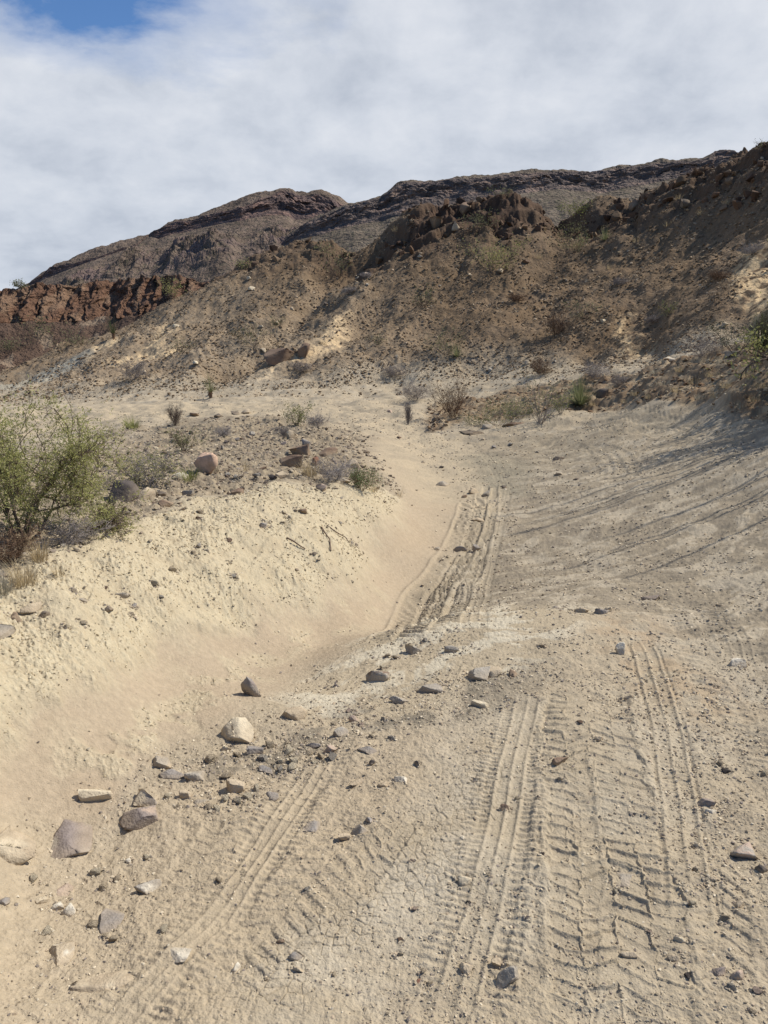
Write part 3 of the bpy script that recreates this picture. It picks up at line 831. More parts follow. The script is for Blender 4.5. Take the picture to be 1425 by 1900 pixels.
# ------------------------------------------------------------------ mountains
def mountain(name, crest, band, Y0, seed, colr, colt, base_drop, slope, ledge=None):
    us = np.linspace(crest[0][0], crest[-1][0], 900)
    cu, cv_ = zip(*crest); bu, bh, lb = zip(*band)
    # soften the joints of the crest line
    vc = np.interp(us, cu, cv_); kk = np.hanning(15); kk /= kk.sum()
    vc = np.convolve(np.pad(vc, 7, mode='edge'), kk, mode='valid')
    hb = np.interp(us, bu, bh); hl = np.interp(us, bu, lb)      # band height (px), lead above band (px)
    pxm = Y0 / F_PX
    X = (us - 712.5) / F_PX * Y0
    zc = z_at(vc, Y0)
    lead = hl * pxm; bh_ = hb * pxm
    VX, VY, VZ, VC = [], [], [], []
    def put(x, y, z, c): VX.append(x); VY.append(y); VZ.append(z); VC.append(c)
    z_low = zc - lead; z_foot = z_low - bh_
    NB, N1, N2, N3 = 30, 50, 110, 190
    for k in range(NB):
        q = 1 - k / NB
        y = Y0 + 260 * q + 0 * X; z = zc - 70 * q ** 1.3
        put(X, y, z, np.repeat([colt], len(us), 0))
    yb = Y0 + 0 * X
    for k in range(N1):
        q = k / N1
        y = yb - lead * 2.6 * q; z = zc - lead * (q ** 1.15)
        z = z + fbm(X * .03, y * .03, 4, seed) * 2.2 + fbm(X * .15, y * .15, 3, seed + 1) * .8
        n = fbm(X * .04, y * .04, 4, seed + 2)
        put(X, y, z, np.array(colt) * (1 + .25 * n[:, None]))
    yb = yb - lead * 2.6
    for k in range(N2):
        q = k / N2
        gl = ridged(X * .022 + perlin(X * .01, X * 0 + q, seed) * .5, q * .9 + X * 0, 4, seed + 3)
        rk = fbm(X * .07, q * 5 + X * 0, 5, seed + 4); f1, f2, cvr = voro(X * .06, q * 4 + X * 0, seed + 5)
        y = yb - bh_ * 1.5 * q - (gl * bh_ * .30 + rk * bh_ * .16 + (cvr - .5) * bh_ * .2) * math.sin(math.pi * min(1, q * 1.2 + .05))
        z = z_low - bh_ * q + rk * 1.6
        n = fbm(X * .05, q * 6 + X * 0, 4, seed + 6)
        k2 = sstep(.0, .45, n)[:, None]
        soft = sstep(.5, 3, hb)[:, None]
        c = np.array(colr) * (1 - k2) + np.array(colr) * np.array([1.75, 1.6, 1.45]) * k2
        c = c * soft + np.array(colt) * (1 - soft)
        put(X, y, z, c)
    yb = yb - bh_ * 1.5
    for k in range(N3):
        q = k / (N3 - 1)
        run = base_drop / slope
        y = yb - run * q; z = z_foot - base_drop * q
        gl = ridged(X * .012 + 5, y * .004, 3, seed + 7)
        z = z + (gl - .5) * 7 * min(1, q * 5) + fbm(X * .05, y * .05, 4, seed + 8) * 2.4 * min(1, q * 6 + .1)
        if ledge:
            lz, lh = ledge
            a = np.exp(-((q - lz) / lh) ** 2) * (1 + fbm(X * .02, X * 0, 3, seed + 12))
            z = z + a * (5 + ridged(X * .05, y * .08, 4, seed + 9) * 9)
            ka = np.clip(a, 0, 1) * sstep(-.2, .3, fbm(X * .03, y * .05, 4, seed + 10))
        else: ka = 0 * X
        n = fbm(X * .045, y * .045, 5, seed + 11)
        c = np.array(colt) * (1 + .3 * n[:, None])
        c = c * (1 - ka[:, None] * .8) + np.array(colr) * 1.5 * ka[:, None] * .8
        d = sstep(.30, .5, fbm(X * .25, y * .25, 3, seed + 13))[:, None]
        c = c * (1 - d * .5) + np.array([.07, .075, .045]) * d * .5
        put(X, y, z, c)
    P = np.stack([np.array(VX), np.array(VY), np.array(VZ)], -1).reshape(-1, 3)
    me = mesh_np(name, P, grid_faces(len(VX), len(us)), M_MOUNT, np.array(VC).reshape(-1, 3))
    return tag(obj(name, me), kind='structure')

mountain('mountain', [(-60,590),(0,560),(80,525),(112,505),(128,490),(165,475),(200,462),(250,448),(295,436),(318,422),(350,408),(385,400),(430,382),(470,366),(510,353),(540,348),(556,350),(566,357),(585,356),(602,353),(622,358),(640,368),(665,388),(720,420),(800,450)],
         [(-60,0,5),(80,0,6),(130,20,8),(200,6,26),(290,2,20),(305,4,4),(330,22,6),(400,22,10),(480,24,28),(540,46,8),(600,44,10),(640,40,14),(800,20,20)],
         900, 401, (.14, .10, .088), (.178, .133, .10), 150, .42, ledge=(.22, .10))
mountain('mountain_mesa', [(540,440),(575,412),(592,402),(640,383),(672,372),(708,364),(722,352),(742,341),(765,337),(800,333),(860,325),(930,317),(1000,312),(1050,315),(1075,317),(1100,311),(1150,304),(1205,297),(1262,289),(1274,281),(1288,278),(1306,279),(1318,288),(1328,300),(1340,308),(1380,325),(1450,345),(1600,380),(1750,420)],
         [(540,14,4),(600,36,4),(700,44,3),(740,58,2),(800,50,4),(880,40,10),(1000,34,10),(1060,42,4),(1150,36,5),(1240,24,8),(1262,26,6),(1275,36,1),(1320,36,1),(1338,18,3),(1380,14,8),(1600,10,10),(1750,8,6)],
         640, 451, (.145, .115, .10), (.165, .132, .098), 110, .36)
# ------------------------------------------------------------------ stones
def ico(sub):
    import bmesh
    b = bmesh.new(); bmesh.ops.create_icosphere(b, subdivisions=sub, radius=1.0)
    v = np.array([x.co[:] for x in b.verts]); f = np.array([[q.index for q in p.verts] for p in b.faces]); b.free()
    return v, f
ICO = {s: ico(s) for s in (1, 2, 3, 4)}

def noise3(P, k, seed):
    return (perlin(P[:, 0] * k + 9, P[:, 1] * k + P[:, 2] * k * .7, seed) + perlin(P[:, 1] * k - 4, P[:, 2] * k + P[:, 0] * k * .6, seed + 1) + perlin(P[:, 2] * k + 2, P[:, 0] * k - P[:, 1] * k * .8, seed + 2)) / 3

def rock(seed, sub=3, cuts=12, angular=1.0, box=.72):
    rng = np.random.default_rng(seed)
    v, f = ICO[sub]; v = v.copy()
    n = rng.normal(size=(cuts, 3)); n /= np.linalg.norm(n, axis=1)[:, None]
    d = rng.uniform(.34, .72, cuts) + (1 - angular) * .2
    v = np.sign(v) * np.abs(v) ** box
    for k in range(cuts):
        h = v @ n[k] - d[k]
        m = h > 0
        v[m] -= h[m, None] * n[k] * .99
    v *= (1 + .06 * noise3(v, 1.3, seed)[:, None] + (.07 * noise3(v, 4, seed + 5)[:, None] if sub > 1 else 0) + (.055 * noise3(v, 11, seed + 7)[:, None] if sub > 2 else 0))
    v /= np.abs(v).max(0)
    return v, f

def basis_down(u, v):
    p = gat(u, v); return p, np.linalg.norm(p - np.array([0, 0, CAM_Z]))

KC = {'cream': (.60, .51, .36), 'tan': (.48, .39, .27), 'pink': (.45, .345, .265), 'grey': (.37, .33, .27), 'slate': (.29, .262, .235),
      'purple': (.255, .212, .19), 'brown': (.20, .135, .095), 'dark': (.105, .088, .078), 'white': (.66, .60, .48), 'red': (.25, .12, .08), 'salmon': (.56, .385, .27)}
STONES = []
def stone(u, vb, wpx, hpx, colour, label, flat=.5, ang=1.0, group=None, name='stone', seed=None, turn=None, patch=None, sink=.45, lean=0, taper=0):
    """vb = lowest visible point of the stone, wpx/hpx = its size in sight"""
    seed = seed if seed is not None else int(u * 7 + vb * 13) % 9973
    rng = np.random.default_rng(seed)
    p, dist = basis_down(u, vb - hpx * .35)
    phi = math.atan2(CAM_Z - p[2], math.hypot(p[0], p[1]))
    fpx = F_PX
    depth = p[1] * math.cos(PITCH) + (CAM_Z - p[2]) * math.sin(PITCH)
    W = wpx * depth / fpx; Hh = hpx * depth / fpx
    H = min(W * flat, Hh / max(math.cos(phi), .3) * .95) / (1 - sink * .75)
    D = float(np.clip((Hh - H * math.cos(phi) * (1 - sink) * .8) / max(math.sin(phi), .12), W * .45, W * 1.25))
    v, f = rock(seed, 3 if wpx < 40 else 4, 15, ang, .66 if flat > .3 else .95)
    if taper: v[:, :2] *= (1 - taper * (v[:, 2:3] * .5 + .5))
    a = rng.uniform(-.5, .5) if turn is None else turn
    v = v * np.array([W / 2, D / 2, H / 2])
    if lean: v[:, 0] += v[:, 2] * lean
    ca, sa = math.cos(a * .5), math.sin(a * .5)
    x = v[:, 0] * ca - v[:, 1] * sa; y = v[:, 0] * sa + v[:, 1] * ca
    z = v[:, 2] + H * (.5 - sink)
    c = np.repeat([KC[colour]], len(v), 0).astype(float)
    s = 2.2 / max(W, .02)
    n1 = noise3(v, s, seed); n2 = noise3(v, s * 4, seed + 3)
    c *= (1 + .22 * n1 + .22 * n2)[:, None]
    if patch:
        k = sstep(.05, .2, n1 + n2 * .4)[:, None]; c = c * (1 - k) + np.array(KC[patch]) * k
    dust = sstep(.55, .1, (z / max(H, 1e-4)))[:, None] * (.55 if name == 'stone' else .2)           # soil caked on the foot
    c = c * (1 - dust) + np.array([.36, .28, .185]) * dust
    me = mesh_np(name, np.stack([x, y, z], 1), f, M_STONE, np.clip(c, .02, .8), True)
    o = obj(name, me, loc=tuple(p))
    tag(o, label, 'stone', group)
    STONES.append((p[0], p[1], W * .6))
    return o

S = stone
S(465,1308,56,52,'slate','upright pointed dark grey stone standing on the smooth sand',.95,turn=.3,patch='purple',lean=-.35,sink=.2,taper=.75)
S(436,1382,80,56,'cream','large cream stone with a pale flat top on the sand',.48,turn=-.2)
S(548,1342,60,36,'tan','rounded tan stone right of the pointed dark stone',.5,ang=.6)
S(134,1588,112,84,'purple','largest flat purplish slab half buried at the left',.16,turn=.4,ang=.7,sink=.5,patch='grey')
S(268,1536,90,50,'purple','smooth purple brown stone right of the big flat slab',.3,turn=.5,ang=.4,patch='pink')
S(22,1608,88,74,'tan','big tan stone with a shaded face at the left picture edge',.5,turn=-.8,patch='cream')
S(176,1492,62,36,'cream','blocky cream stone at the lower rim of the sand',.45)
S(262,1498,64,36,'cream','mottled pale stone just above the smooth purple brown stone',.4,patch='slate')
S(300,1428,56,32,'grey','long grey stone sloping down at the head of the stone row',.4,turn=-.7,patch='tan')
S(318,1448,52,22,'slate','blue grey slab partly covered by soil in the stone row',.2)
S(366,1453,46,30,'grey','grey lump of rock between the stone row and the dark bedding',.4,patch='cream')
S(434,1475,44,30,'tan','rounded tan stone beside the upper end of the thin tyre ribs',.55,ang=.4)
S(370,1497,38,20,'grey','small flat grey stone left of the rounded tan stone',.35)
S(348,1484,30,18,'tan','small tan clod wedged among the stone row',.5)
S(272,1668,50,42,'grey','craggy grey and white stone alone on the lower left sand',.4,patch='white')
S(215,1725,56,50,'slate','flat broken slate coloured stone on the lower left track',.24,sink=.42)
S(118,1788,58,62,'tan','flat tan rock outcropping in the track at lower left',.2,sink=.42,patch='white')
S(200,1842,130,50,'tan','widest pale flat rock flush with the track at the bottom left',.13,sink=.5,patch='cream')
S(120,1668,52,56,'pink','flush pinkish slab in the sand at left',.16,sink=.48)
S(78,1682,34,22,'cream','leftmost of three small cream stones in a row',.5)
S(104,1694,32,20,'white','middle of three small cream stones in a row',.5)
S(127,1704,32,28,'white','rightmost and brightest of three small cream stones',.5)
S(10,1682,26,18,'slate','dark blue grey stone cut by the left picture edge',.4)
S(338,1782,56,34,'white','whitish flat rock showing through the track at bottom centre left',.12,sink=.6)
S(507,1488,36,20,'slate','blue grey flat stone lying in the faint knobby track',.25)
S(578,1544,34,24,'slate','blue grey stone flush with the sand right of the thin ribs',.2,sink=.45)
S(492,1437,36,16,'slate','thin blue grey chip below the dark bedding band',.25)
S(470,1402,40,16,'slate','slate piece tucked under the large cream stone',.35)
S(420,1396,22,14,'cream','small cream clod at the foot of the large cream stone',.5)
S(698,1270,50,26,'grey','domed dark grey stone on the sand above the bedding',.45,patch='brown',ang=.5)
S(770,1218,38,20,'grey','brownish grey stone near the rim of the hump',.5,patch='tan')
S(836,1214,32,16,'grey','small grey stone right of the brownish one on the hump',.45)
S(802,1290,60,24,'grey','flat angular grey slab with a dark shadow side on the hump',.3,patch='slate')
S(888,1268,52,34,'grey','pale grey slab lying across the dark damp patch',.4,turn=.5)
S(912,1262,36,26,'tan','rounded pale stone on the right end of the slab in the damp patch',.55,ang=.4)
S(952,1260,24,20,'brown','small brown stone right of the damp patch slab',.6)
S(896,1318,46,18,'cream','flat cream stone below the damp patch',.3)
S(745,1308,48,14,'grey','long low grey ledge stone on the hump',.25)
S(655,1342,30,16,'pink','small pale wedge of rock above the slate pieces',.45)
S(633,1370,40,22,'grey','grey block at the top of the slate pieces',.4)
S(580,1390,34,14,'slate','thin blue slate chip left of the grey block',.25)
S(685,1400,48,18,'slate','long thin blue grey slate on the sand at centre',.2,turn=-.3)
S(612,1402,28,18,'pink','small pinkish pebble below the grey block',.6)
S(663,1463,38,24,'tan','angular tan stone with a dark left side at centre',.5)
S(712,1464,30,18,'tan','lumpy tan stone beside the angular one',.5)
S(748,1454,34,20,'white','white flat stone at the edge of the pale crust',.3)
S(772,1424,14,16,'dark','small dark upright pebble on the pale crust',.8)
S(688,1424,16,14,'dark','dark angular pebble above the angular tan stone',.7)
S(642,1564,30,20,'tan','left stone of a small heap at centre',.55)
S(672,1556,40,36,'grey','largest grey stone of the small heap at centre',.5)
S(686,1530,18,18,'slate','top stone of the small heap at centre',.5)
S(1152,1222,40,26,'white','bright white triangular stone on the orange soil',.7,ang=1,taper=.6)
S(1362,1242,42,22,'grey','grey stone with pale top near the right picture edge',.45,patch='white')
S(1118,1142,30,12,'slate','dark slate stone at the crest of the hump',.4)
S(1080,1140,30,11,'tan','flat tan stone at the crest of the hump',.4)
S(1130,1134,22,10,'cream','cream stone topping the crest pile',.5)
S(1032,1132,20,10,'slate','lone dark stone on the crest left of the pile',.5)
S(1208,1118,40,18,'purple','low purplish lump of rock beyond the hump',.4)
S(1308,1500,48,26,'purple','purplish grey slab standing out right of the triple tyre ribs',.35,turn=.3)
S(1318,1512,30,14,'white','pale wedge leaning on the purplish grey slab',.35,turn=.4)
S(1035,1420,42,14,'brown','thin brown sliver of stone with a long dark shadow',.3,turn=.6)
S(860,1648,32,20,'cream','rounded cream stone beside the left tyre ribs',.6,ang=.4)
S(946,1828,54,42,'grey','largest pale grey cobble at the bottom near the tyre ribs',.6)
S(922,1796,24,18,'tan','small tan stone leaning on the large grey cobble',.6)
S(865,1806,26,26,'tan','tan clod pressed into the left tyre ribs at the bottom',.4)
S(440,1806,22,20,'white','small white stone at the bottom centre left',.7)
S(545,1788,32,22,'slate','dark grey stone of a small group at the bottom',.5)
S(522,1752,20,12,'brown','small brown flat stone above the dark grey one',.4)
S(556,1808,24,14,'tan','tan stone below the dark grey one',.5)
S(1155,1640,46,34,'grey','pale grey flat stone flush within the knobby track',.12,sink=.6)
S(1380,1600,56,36,'grey','cracked grey stone near the lower right edge',.35,patch='pink')
S(1412,1622,28,18,'dark','dark oval stone touching the lower right edge',.5,ang=.3)
S(1322,1635,30,10,'tan','slim tan pebble right of the knobby track',.4)
S(1370,1690,26,20,'tan','egg shaped tan pebble at lower right',.7,ang=.2)
S(1334,1814,30,20,'purple','left pebble of a mauve pair at the bottom right',.5,ang=.2)
S(1366,1818,30,18,'pink','right pebble of a mauve pair at the bottom right',.5,ang=.2)
S(1262,1752,26,14,'cream','small cream pebble on the rusty soil spot',.5,ang=.3)
S(1252,1786,28,16,'tan','tan pebble just below the rusty soil spot',.5,ang=.3)
S(1166,1778,34,18,'tan','thin pale chip in the loose soil at the bottom',.3)
S(776,1832,10,26,'red','small reddish splinter of wood like stone at the bottom',.5,turn=.3)
S(935,1506,18,12,'brown','small brown pebble beside the upper left tyre ribs',.6)
S(1110,1378,20,10,'tan','small tan stone on the knobby track head',.5)
S(1164,1300,20,10,'tan','little tan stone between the knobby track and the triple ribs',.5)
S(240,1608,14,20,'white','tiny white angular stone above the craggy grey one',.6)
# along the trough and the far road
S(852,1026,34,12,'slate','left of two dark stones on the trough tracks',.4)
S(884,1022,18,10,'slate','right of two dark stones on the trough tracks',.5)
S(812,1022,20,8,'grey','small grey stone at the left rim of the trough tracks',.4)
S(876,920,30,14,'tan','largest of the flat stones where the tracks leave the trough',.45)
S(904,924,24,12,'grey','grey stone right of the largest trough head stone',.5)
S(860,926,14,8,'brown','small brown stone left of the largest trough head stone',.5)
S(888,968,34,8,'tan','flat tan stone across the trough tracks',.3)
S(820,904,30,10,'grey','grey flat stones edge on the smooth shoulder',.35)
S(934,908,12,6,'dark','small dark stone farthest right at the trough head',.5)
S(1035,858,22,14,'dark','dark wedge shaped ledge rock on the far track',.5)
S(1036,884,20,10,'grey','greenish grey stone below the wedge rock',.5)
S(1070,892,12,6,'dark','tiny dark stone right of the greenish grey one',.5)
# on the bank and the shoulder behind
S(381,892,58,54,'salmon','biggest pinkish boulder with a bright top on the bank',.8,name='boulder',seed=23,turn=.2,sink=.25,taper=.12)
S(338,894,40,20,'white','white topped stone leaning left of the pink boulder',.45)
S(240,936,60,42,'dark','dark rounded boulder under the mesquite at the left',.62,ang=.4,name='boulder')
S(270,930,40,28,'tan','pale stone against the right side of the dark boulder',.5)
S(308,944,30,20,'brown','brown flat stone right of the dark boulder',.45)
S(298,924,18,14,'dark','small black stone above the brown flat one',.6)
S(352,922,30,12,'grey','grey flat stone below the pink boulder',.4)
S(518,892,42,14,'tan','long tan slab on the bank top',.35)
S(540,868,52,22,'brown','low brown slab in dry grass on the bank top',.4)
S(558,852,44,26,'brown','pointed brown slab behind the low brown one',.6,turn=.6)
S(604,852,50,18,'brown','dark brown flat rock near the right tip of the bank top',.4,turn=.4)
S(585,866,22,16,'red','reddish block beside the dark brown flat rock',.7)
S(542,818,24,20,'tan','square tan stone on the shoulder below the creosote',.8)
S(656,872,36,18,'tan','tan rounded stone behind the green herb',.5,ang=.4)
S(598,912,24,12,'pink','pinkish stone on the upper bank face',.5)
S(632,896,40,10,'grey','grey flat ledge below the lilac grey bush',.3)
S(490,984,18,22,'slate','dark slate stone in the middle of the bank face',.6,turn=.4)
S(442,922,28,16,'brown','brown stone on the upper bank left of centre',.5)
S(560,954,20,12,'brown','small brown wedge on the bank face',.5)
S(445,876,0+16,10,'slate','small slate stone on the shoulder behind the boulder',.5)
S(652,1012,14,10,'slate','small dark stone at the end of a dry stick',.6)
S(80,1150,22,20,'dark','lower of the dark stones on the left bank face',.6)
S(62,1142,36,26,'tan','clay coated stone cluster piece on the left bank face',.5)
S(28,1150,24,16,'brown','brown stone left of the clay coated one',.5)
S(4,1182,44,26,'grey','grey slab at the left picture edge on the bank',.3)
S(152,1118,20,12,'grey','flat grey stone on the bank below the mesquite',.4)
S(226,1110,30,14,'grey','pale grey chip on the bank below the dark boulder',.35)
S(200,1136,20,14,'dark','dark pair stone on the bank face',.5)
S(370,1018,14,10,'grey','small grey stone on the mid bank',.6)
S(250,1130,10,9,'slate','tiny slate stone low on the bank',.7)
S(405,776,14,8,'dark','left dark stone on the flat before the road bend',.5)
S(438,772,18,9,'dark','middle dark stone on the flat before the road bend',.5)
S(456,770,20,10,'tan','tan stone beside two dark ones before the road bend',.5)
S(360,774,22,8,'brown','brown low stone on the flat left of the dark pair',.4)
# hill and foot of the hill
S(1118,744,34,26,'dark','dark squarish rock at the foot of the slope beside the sotol',.75,name='boulder')
S(1080,745,14,10,'brown','small brown rock left of the dark squarish one',.6)
S(905,798,26,12,'grey','grey rock at the foot of the slope left of the bushes',.5)
S(870,808,60,12,'dark','dark long ledge at the road side below the bushes',.25)
S(950,795,50,12,'brown','brown low rock ledge under the leafless bushes',.3)
S(1240,672,30,12,'white','pale rock at the top of the right bank',.4)
S(1360,662,34,14,'grey','grey slab below the dark yucca',.4)
S(563,664,26,28,'brown','tall block of brown rock beside the ochre scar on the hill',1.0,name='boulder',seed=77)
S(520,672,62,24,'brown','long low boulder left of the tall brown block',.4,name='boulder',ang=.6)
S(395,496,26,14,'brown','left brown block on the left ridge line',.6)
S(425,492,34,20,'brown','big brown block on the left ridge line',.6)
S(458,468,24,14,'brown','upper brown block on the left ridge line',.6)
S(372,512,24,14,'brown','brown block lowest on the left ridge line',.6)
S(560,436,30,22,'brown','dark brown crag topping the left ridge',.8)
S(680,512,16,10,'pink','pale pink rock in the gully side',.5)
S(1390,470,22,12,'tan','tan rock at the upper right scar',.5)
S(1270,385,26,14,'dark','dark rock jutting from the upper right slope',.5)
S(1120,600,16,9,'cream','cream rock alone on the brown slope',.6)
S(805,420,26,20,'brown','brown crag under the middle knoll',.9)
S(860,400,30,22,'brown','brown crag in the centre of the knoll face',.9)
S(845,430,20,16,'tan','tan block below the knoll face',.8)
S(1180,388,26,16,'brown','brown crag at the left end of the right ridge',.8)

# ------------------------------------------------------------------ smaller stones, still one object each
def rock_protos(n, sub, cuts, ang=1.0, cols=None):
    out = []
    for k in range(n):
        v, f = rock(500 + k, sub, cuts, ang)
        v = v * .5
        c = np.repeat([cols[k % len(cols)]], len(v), 0) * (1 + .25 * noise3(v, 5, k) + .2 * noise3(v, 14, k + 3))[:, None]
        out.append(mesh_np('stone', v, f, M_STONE, np.clip(c, .02, .8), True))
    return out
PROT = rock_protos(12, 3, 12, 1.0, [KC['grey'], KC['tan'], KC['cream'], KC['slate'], KC['brown'], KC['tan'], KC['pink'], KC['grey'], KC['cream'], KC['purple'], KC['tan'], KC['dark']])
rng = np.random.default_rng(4)
def scatter_stones(n, box_uv, size_px, label, group, protos=None):
    k = 0; guard = 0
    while k < n and guard < n * 30:
        guard += 1
        pts = box_uv
        # a random point of the outline given in sight lines
        i, j = rng.integers(1, len(pts) - 1), 0
        a, b, c = np.array(pts[0], float), np.array(pts[i], float), np.array(pts[i + 1], float)
        r1, r2 = rng.random(2)
        if r1 + r2 > 1: r1, r2 = 1 - r1, 1 - r2
        u, v = a + (b - a) * r1 + (c - a) * r2
        p, dist = basis_down(u, v)
        if any((p[0] - s[0]) ** 2 + (p[1] - s[1]) ** 2 < (s[2] + .01) ** 2 for s in STONES): continue
        W = rng.uniform(*size_px) * dist / F_PX
        me = PROT[rng.integers(len(PROT))] if protos is None else PROT[protos[rng.integers(len(protos))]]
        o = obj('stone', me, loc=(p[0], p[1], p[2] + W * .12))
        h = rng.uniform(.45, .8)
        o.scale = (W, W * rng.uniform(.6, 1), W * h); o.rotation_euler = (rng.uniform(-.25, .25), rng.uniform(-.25, .25), rng.uniform(0, 6.28))
        tag(o, label, 'stone', group); STONES.append((p[0], p[1], W * .5)); k += 1
scatter_stones(18, [(250,1000),(420,930),(660,900),(640,960),(420,1080),(150,1180),(60,1180),(60,1110)], (9, 17), 'small angular stone stuck in the crumbling cream bank', 'small stones in the cream bank', [1, 2, 5, 8, 10, 0, 4])
scatter_stones(20, [(300,860),(480,800),(560,780),(640,830),(680,880),(480,890),(330,900),(240,900)], (10, 20), 'small dark stone on the rubbly shoulder behind the bank', 'small stones on the rubbly shoulder', [0, 3, 4, 9, 11, 5])
scatter_stones(13, [(560,1340),(700,1180),(900,1150),(1080,1200),(1000,1280),(820,1360),(640,1400)], (8, 17), 'small stone scattered over the hump of the track', 'small stones on the hump')
scatter_stones(26, [(230,1470),(420,1400),(620,1360),(640,1400),(420,1500),(260,1530)], (13, 27), 'small pale stone in the line of stones along the sand', 'small stones along the sand', [1, 2, 5, 8, 10, 2, 8, 0])
scatter_stones(11, [(1300,1420),(1425,1380),(1425,1880),(1270,1880),(1290,1600)], (9, 19), 'small pebble in the loose soil at the right edge of the track', 'small pebbles at the right edge')
scatter_stones(12, [(420,1880),(600,1600),(800,1480),(1000,1400),(960,1500),(800,1880)], (7, 14), 'small pebble on the pale crusted middle of the track', 'small pebbles on the pale crust')
scatter_stones(9, [(960,1860),(1000,1350),(1100,1300),(1260,1860)], (7, 13), 'small pebble between the tyre prints', 'small pebbles between the tyre prints')
scatter_stones(8, [(700,760),(900,800),(1100,870),(900,900),(760,850)], (7, 14), 'small stone on the far bend of the track', 'small stones on the far bend')
scatter_stones(16, [(480,640),(700,480),(900,440),(1100,440),(1400,420),(1400,600),(1100,670),(800,700),(500,690)], (8, 15), 'loose rock on the brown scree slope', 'loose rocks on the scree slope', [4, 11, 1, 5, 0, 4, 9])
scatter_stones(8, [(200,690),(400,560),(520,480),(560,560),(480,640),(300,700)], (8, 14), 'loose rock on the tan left hillside', 'loose rocks on the tan hillside', [1, 5, 4, 2])

scatter_stones(11, [(0,1640),(60,1560),(300,1560),(420,1640),(300,1780),(60,1760)], (12, 24), 'small pale stone strewn over the lower left corner of the track', 'small stones at the lower left', [1, 2, 8, 10, 0])

# ------------------------------------------------------------------ gravel and scree nobody could count
def chips(name, n_try, dens, size, cols, seed, kinds=10, sub=1, flatten=(.4, .8), hill_only=None, rmin=1.1, rmax=50, thmax=36.5, mat=None, pw=2.2, around=0):
    rg = np.random.default_rng(seed)
    th = np.radians(rg.uniform(-thmax, thmax, n_try)); 
    q = rg.random(n_try)
    l0, l1 = math.log(rmin), math.log(rmax)
    r = np.exp(l0 + (l1 - l0) * q)
    x, y = np.sin(th) * r, np.cos(th) * r
    d = dens(x, y, th, np.log(r))
    keep = rg.random(n_try) < d
    x, y, r = x[keep], y[keep], r[keep]
    if around:                                   # grit that has gathered at the foot of the stones
        st = np.array([q for q in STONES if q[1] < 9]); k_ = rg.integers(0, len(st), around)
        a_ = rg.uniform(0, 6.283, around); d_ = st[k_, 2] * rg.uniform(.75, 1.5, around)
        x = np.concatenate([x, st[k_, 0] + np.cos(a_) * d_]); y = np.concatenate([y, st[k_, 1] + np.sin(a_) * d_ * .8]); r = np.hypot(x, y)
    n = len(x)
    z = gz(x, y)
    s = size(r, rg.random(n) ** pw)
    protos = [rock(800 + k + seed, sub, 7, 1.0) for k in range(kinds)]
    pk = rg.integers(0, kinds, n)
    cols = np.array(cols); ci = rg.integers(0, len(cols), n)
    VV, FF, CC = [], [], []; off = 0
    for k in range(kinds):
        m = np.where(pk == k)[0]
        if not len(m): continue
        v, f = protos[k]; v = v * .5
        a = rg.uniform(0, 6.28, len(m)); ca, sa = np.cos(a), np.sin(a)
        S3 = np.stack([s[m], s[m] * rg.uniform(.55, 1, len(m)), s[m] * rg.uniform(*flatten, len(m))], 1)
        w3 = v[None] * S3[:, None]
        tx = rg.uniform(-.35, .35, len(m))[:, None]
        X = w3[..., 0] * ca[:, None] - w3[..., 1] * sa[:, None]; Y = w3[..., 0] * sa[:, None] + w3[..., 1] * ca[:, None]; Zz = w3[..., 2] + X * tx
        P = np.stack([X + x[m, None], Y + y[m, None], Zz + z[m, None] + S3[:, 2, None] * .18], -1)
        VV.append(P.reshape(-1, 3))
        FF.append((f[None] + (np.arange(len(m)) * len(v))[:, None, None] + off).reshape(-1, 3)); off += len(m) * len(v)
        cc = cols[ci[m]] * rg.uniform(.75, 1.2, (len(m), 1))
        CC.append(np.repeat(cc, len(v), 0))
    print(name, n)
    me = mesh_np(name, np.concatenate(VV), np.concatenate(FF), mat or M_GRIT, np.clip(np.concatenate(CC), .02, .75), False)
    return tag(obj(name, me), kind='stuff')

def wob(x, y, th, l): return th + fbm(th * 9, l * 9, 3, 5) * .02, l + fbm(th * 9 + 40, l * 9, 3, 6) * .03
def d_gravel(x, y, th, l):
    t, ll = wob(x, y, th, l)
    d = np.full(len(x), .42) * (0.25 + 1.2 * sstep(-.3, .4, fbm(x * 2.2, y * 2.2, 4, 501)))
    d = np.where(inside(Z['sand'], t, ll) > 0, d * .04, d)
    d = np.where(inside(Z['bank'], t, ll) > -.02, .02, d)
    d = np.where(inside(Z['crust'], t, ll) > 0, d * .45, d)
    d = np.where(inside(Z['dust'], t, ll) > 0, d * .4, d)
    d = np.where(inside(Z['dark1'], t, ll) > -.02, .9, d)
    d = np.where(inside(Z['rubble'], t, ll) > 0, .9, d)
    d = np.where(inside(HILL, th, l) > .01, 0, d)
    d = np.where((th > .27) & (l < 1.25), d * 2.2, d)
    return d
chips('gravel', 210000, d_gravel, lambda r, q: (0.0020 + .0105 * q) * np.clip(r / 2.2, .7, 9) ** .75, [(.40,.33,.23),(.46,.38,.27),(.32,.26,.18),(.56,.48,.35),(.24,.2,.165),(.38,.3,.21),(.50,.42,.3)], 11, rmax=24, around=7000)
def d_bank(x, y, th, l):
    t, ll = wob(x, y, th, l)
    b = inside(Z['bank'], t, ll); c1 = inside(Z['crumb1'], t, ll)
    p = sstep(-.25, .3, fbm(x * 3.1, y * 3.1, 3, 31) + .15)
    return np.where(b > .0, .25 + .65 * p, np.where(c1 > 0, .5 * sstep(-.1, .4, fbm(x * 5, y * 5, 4, 33)), 0))
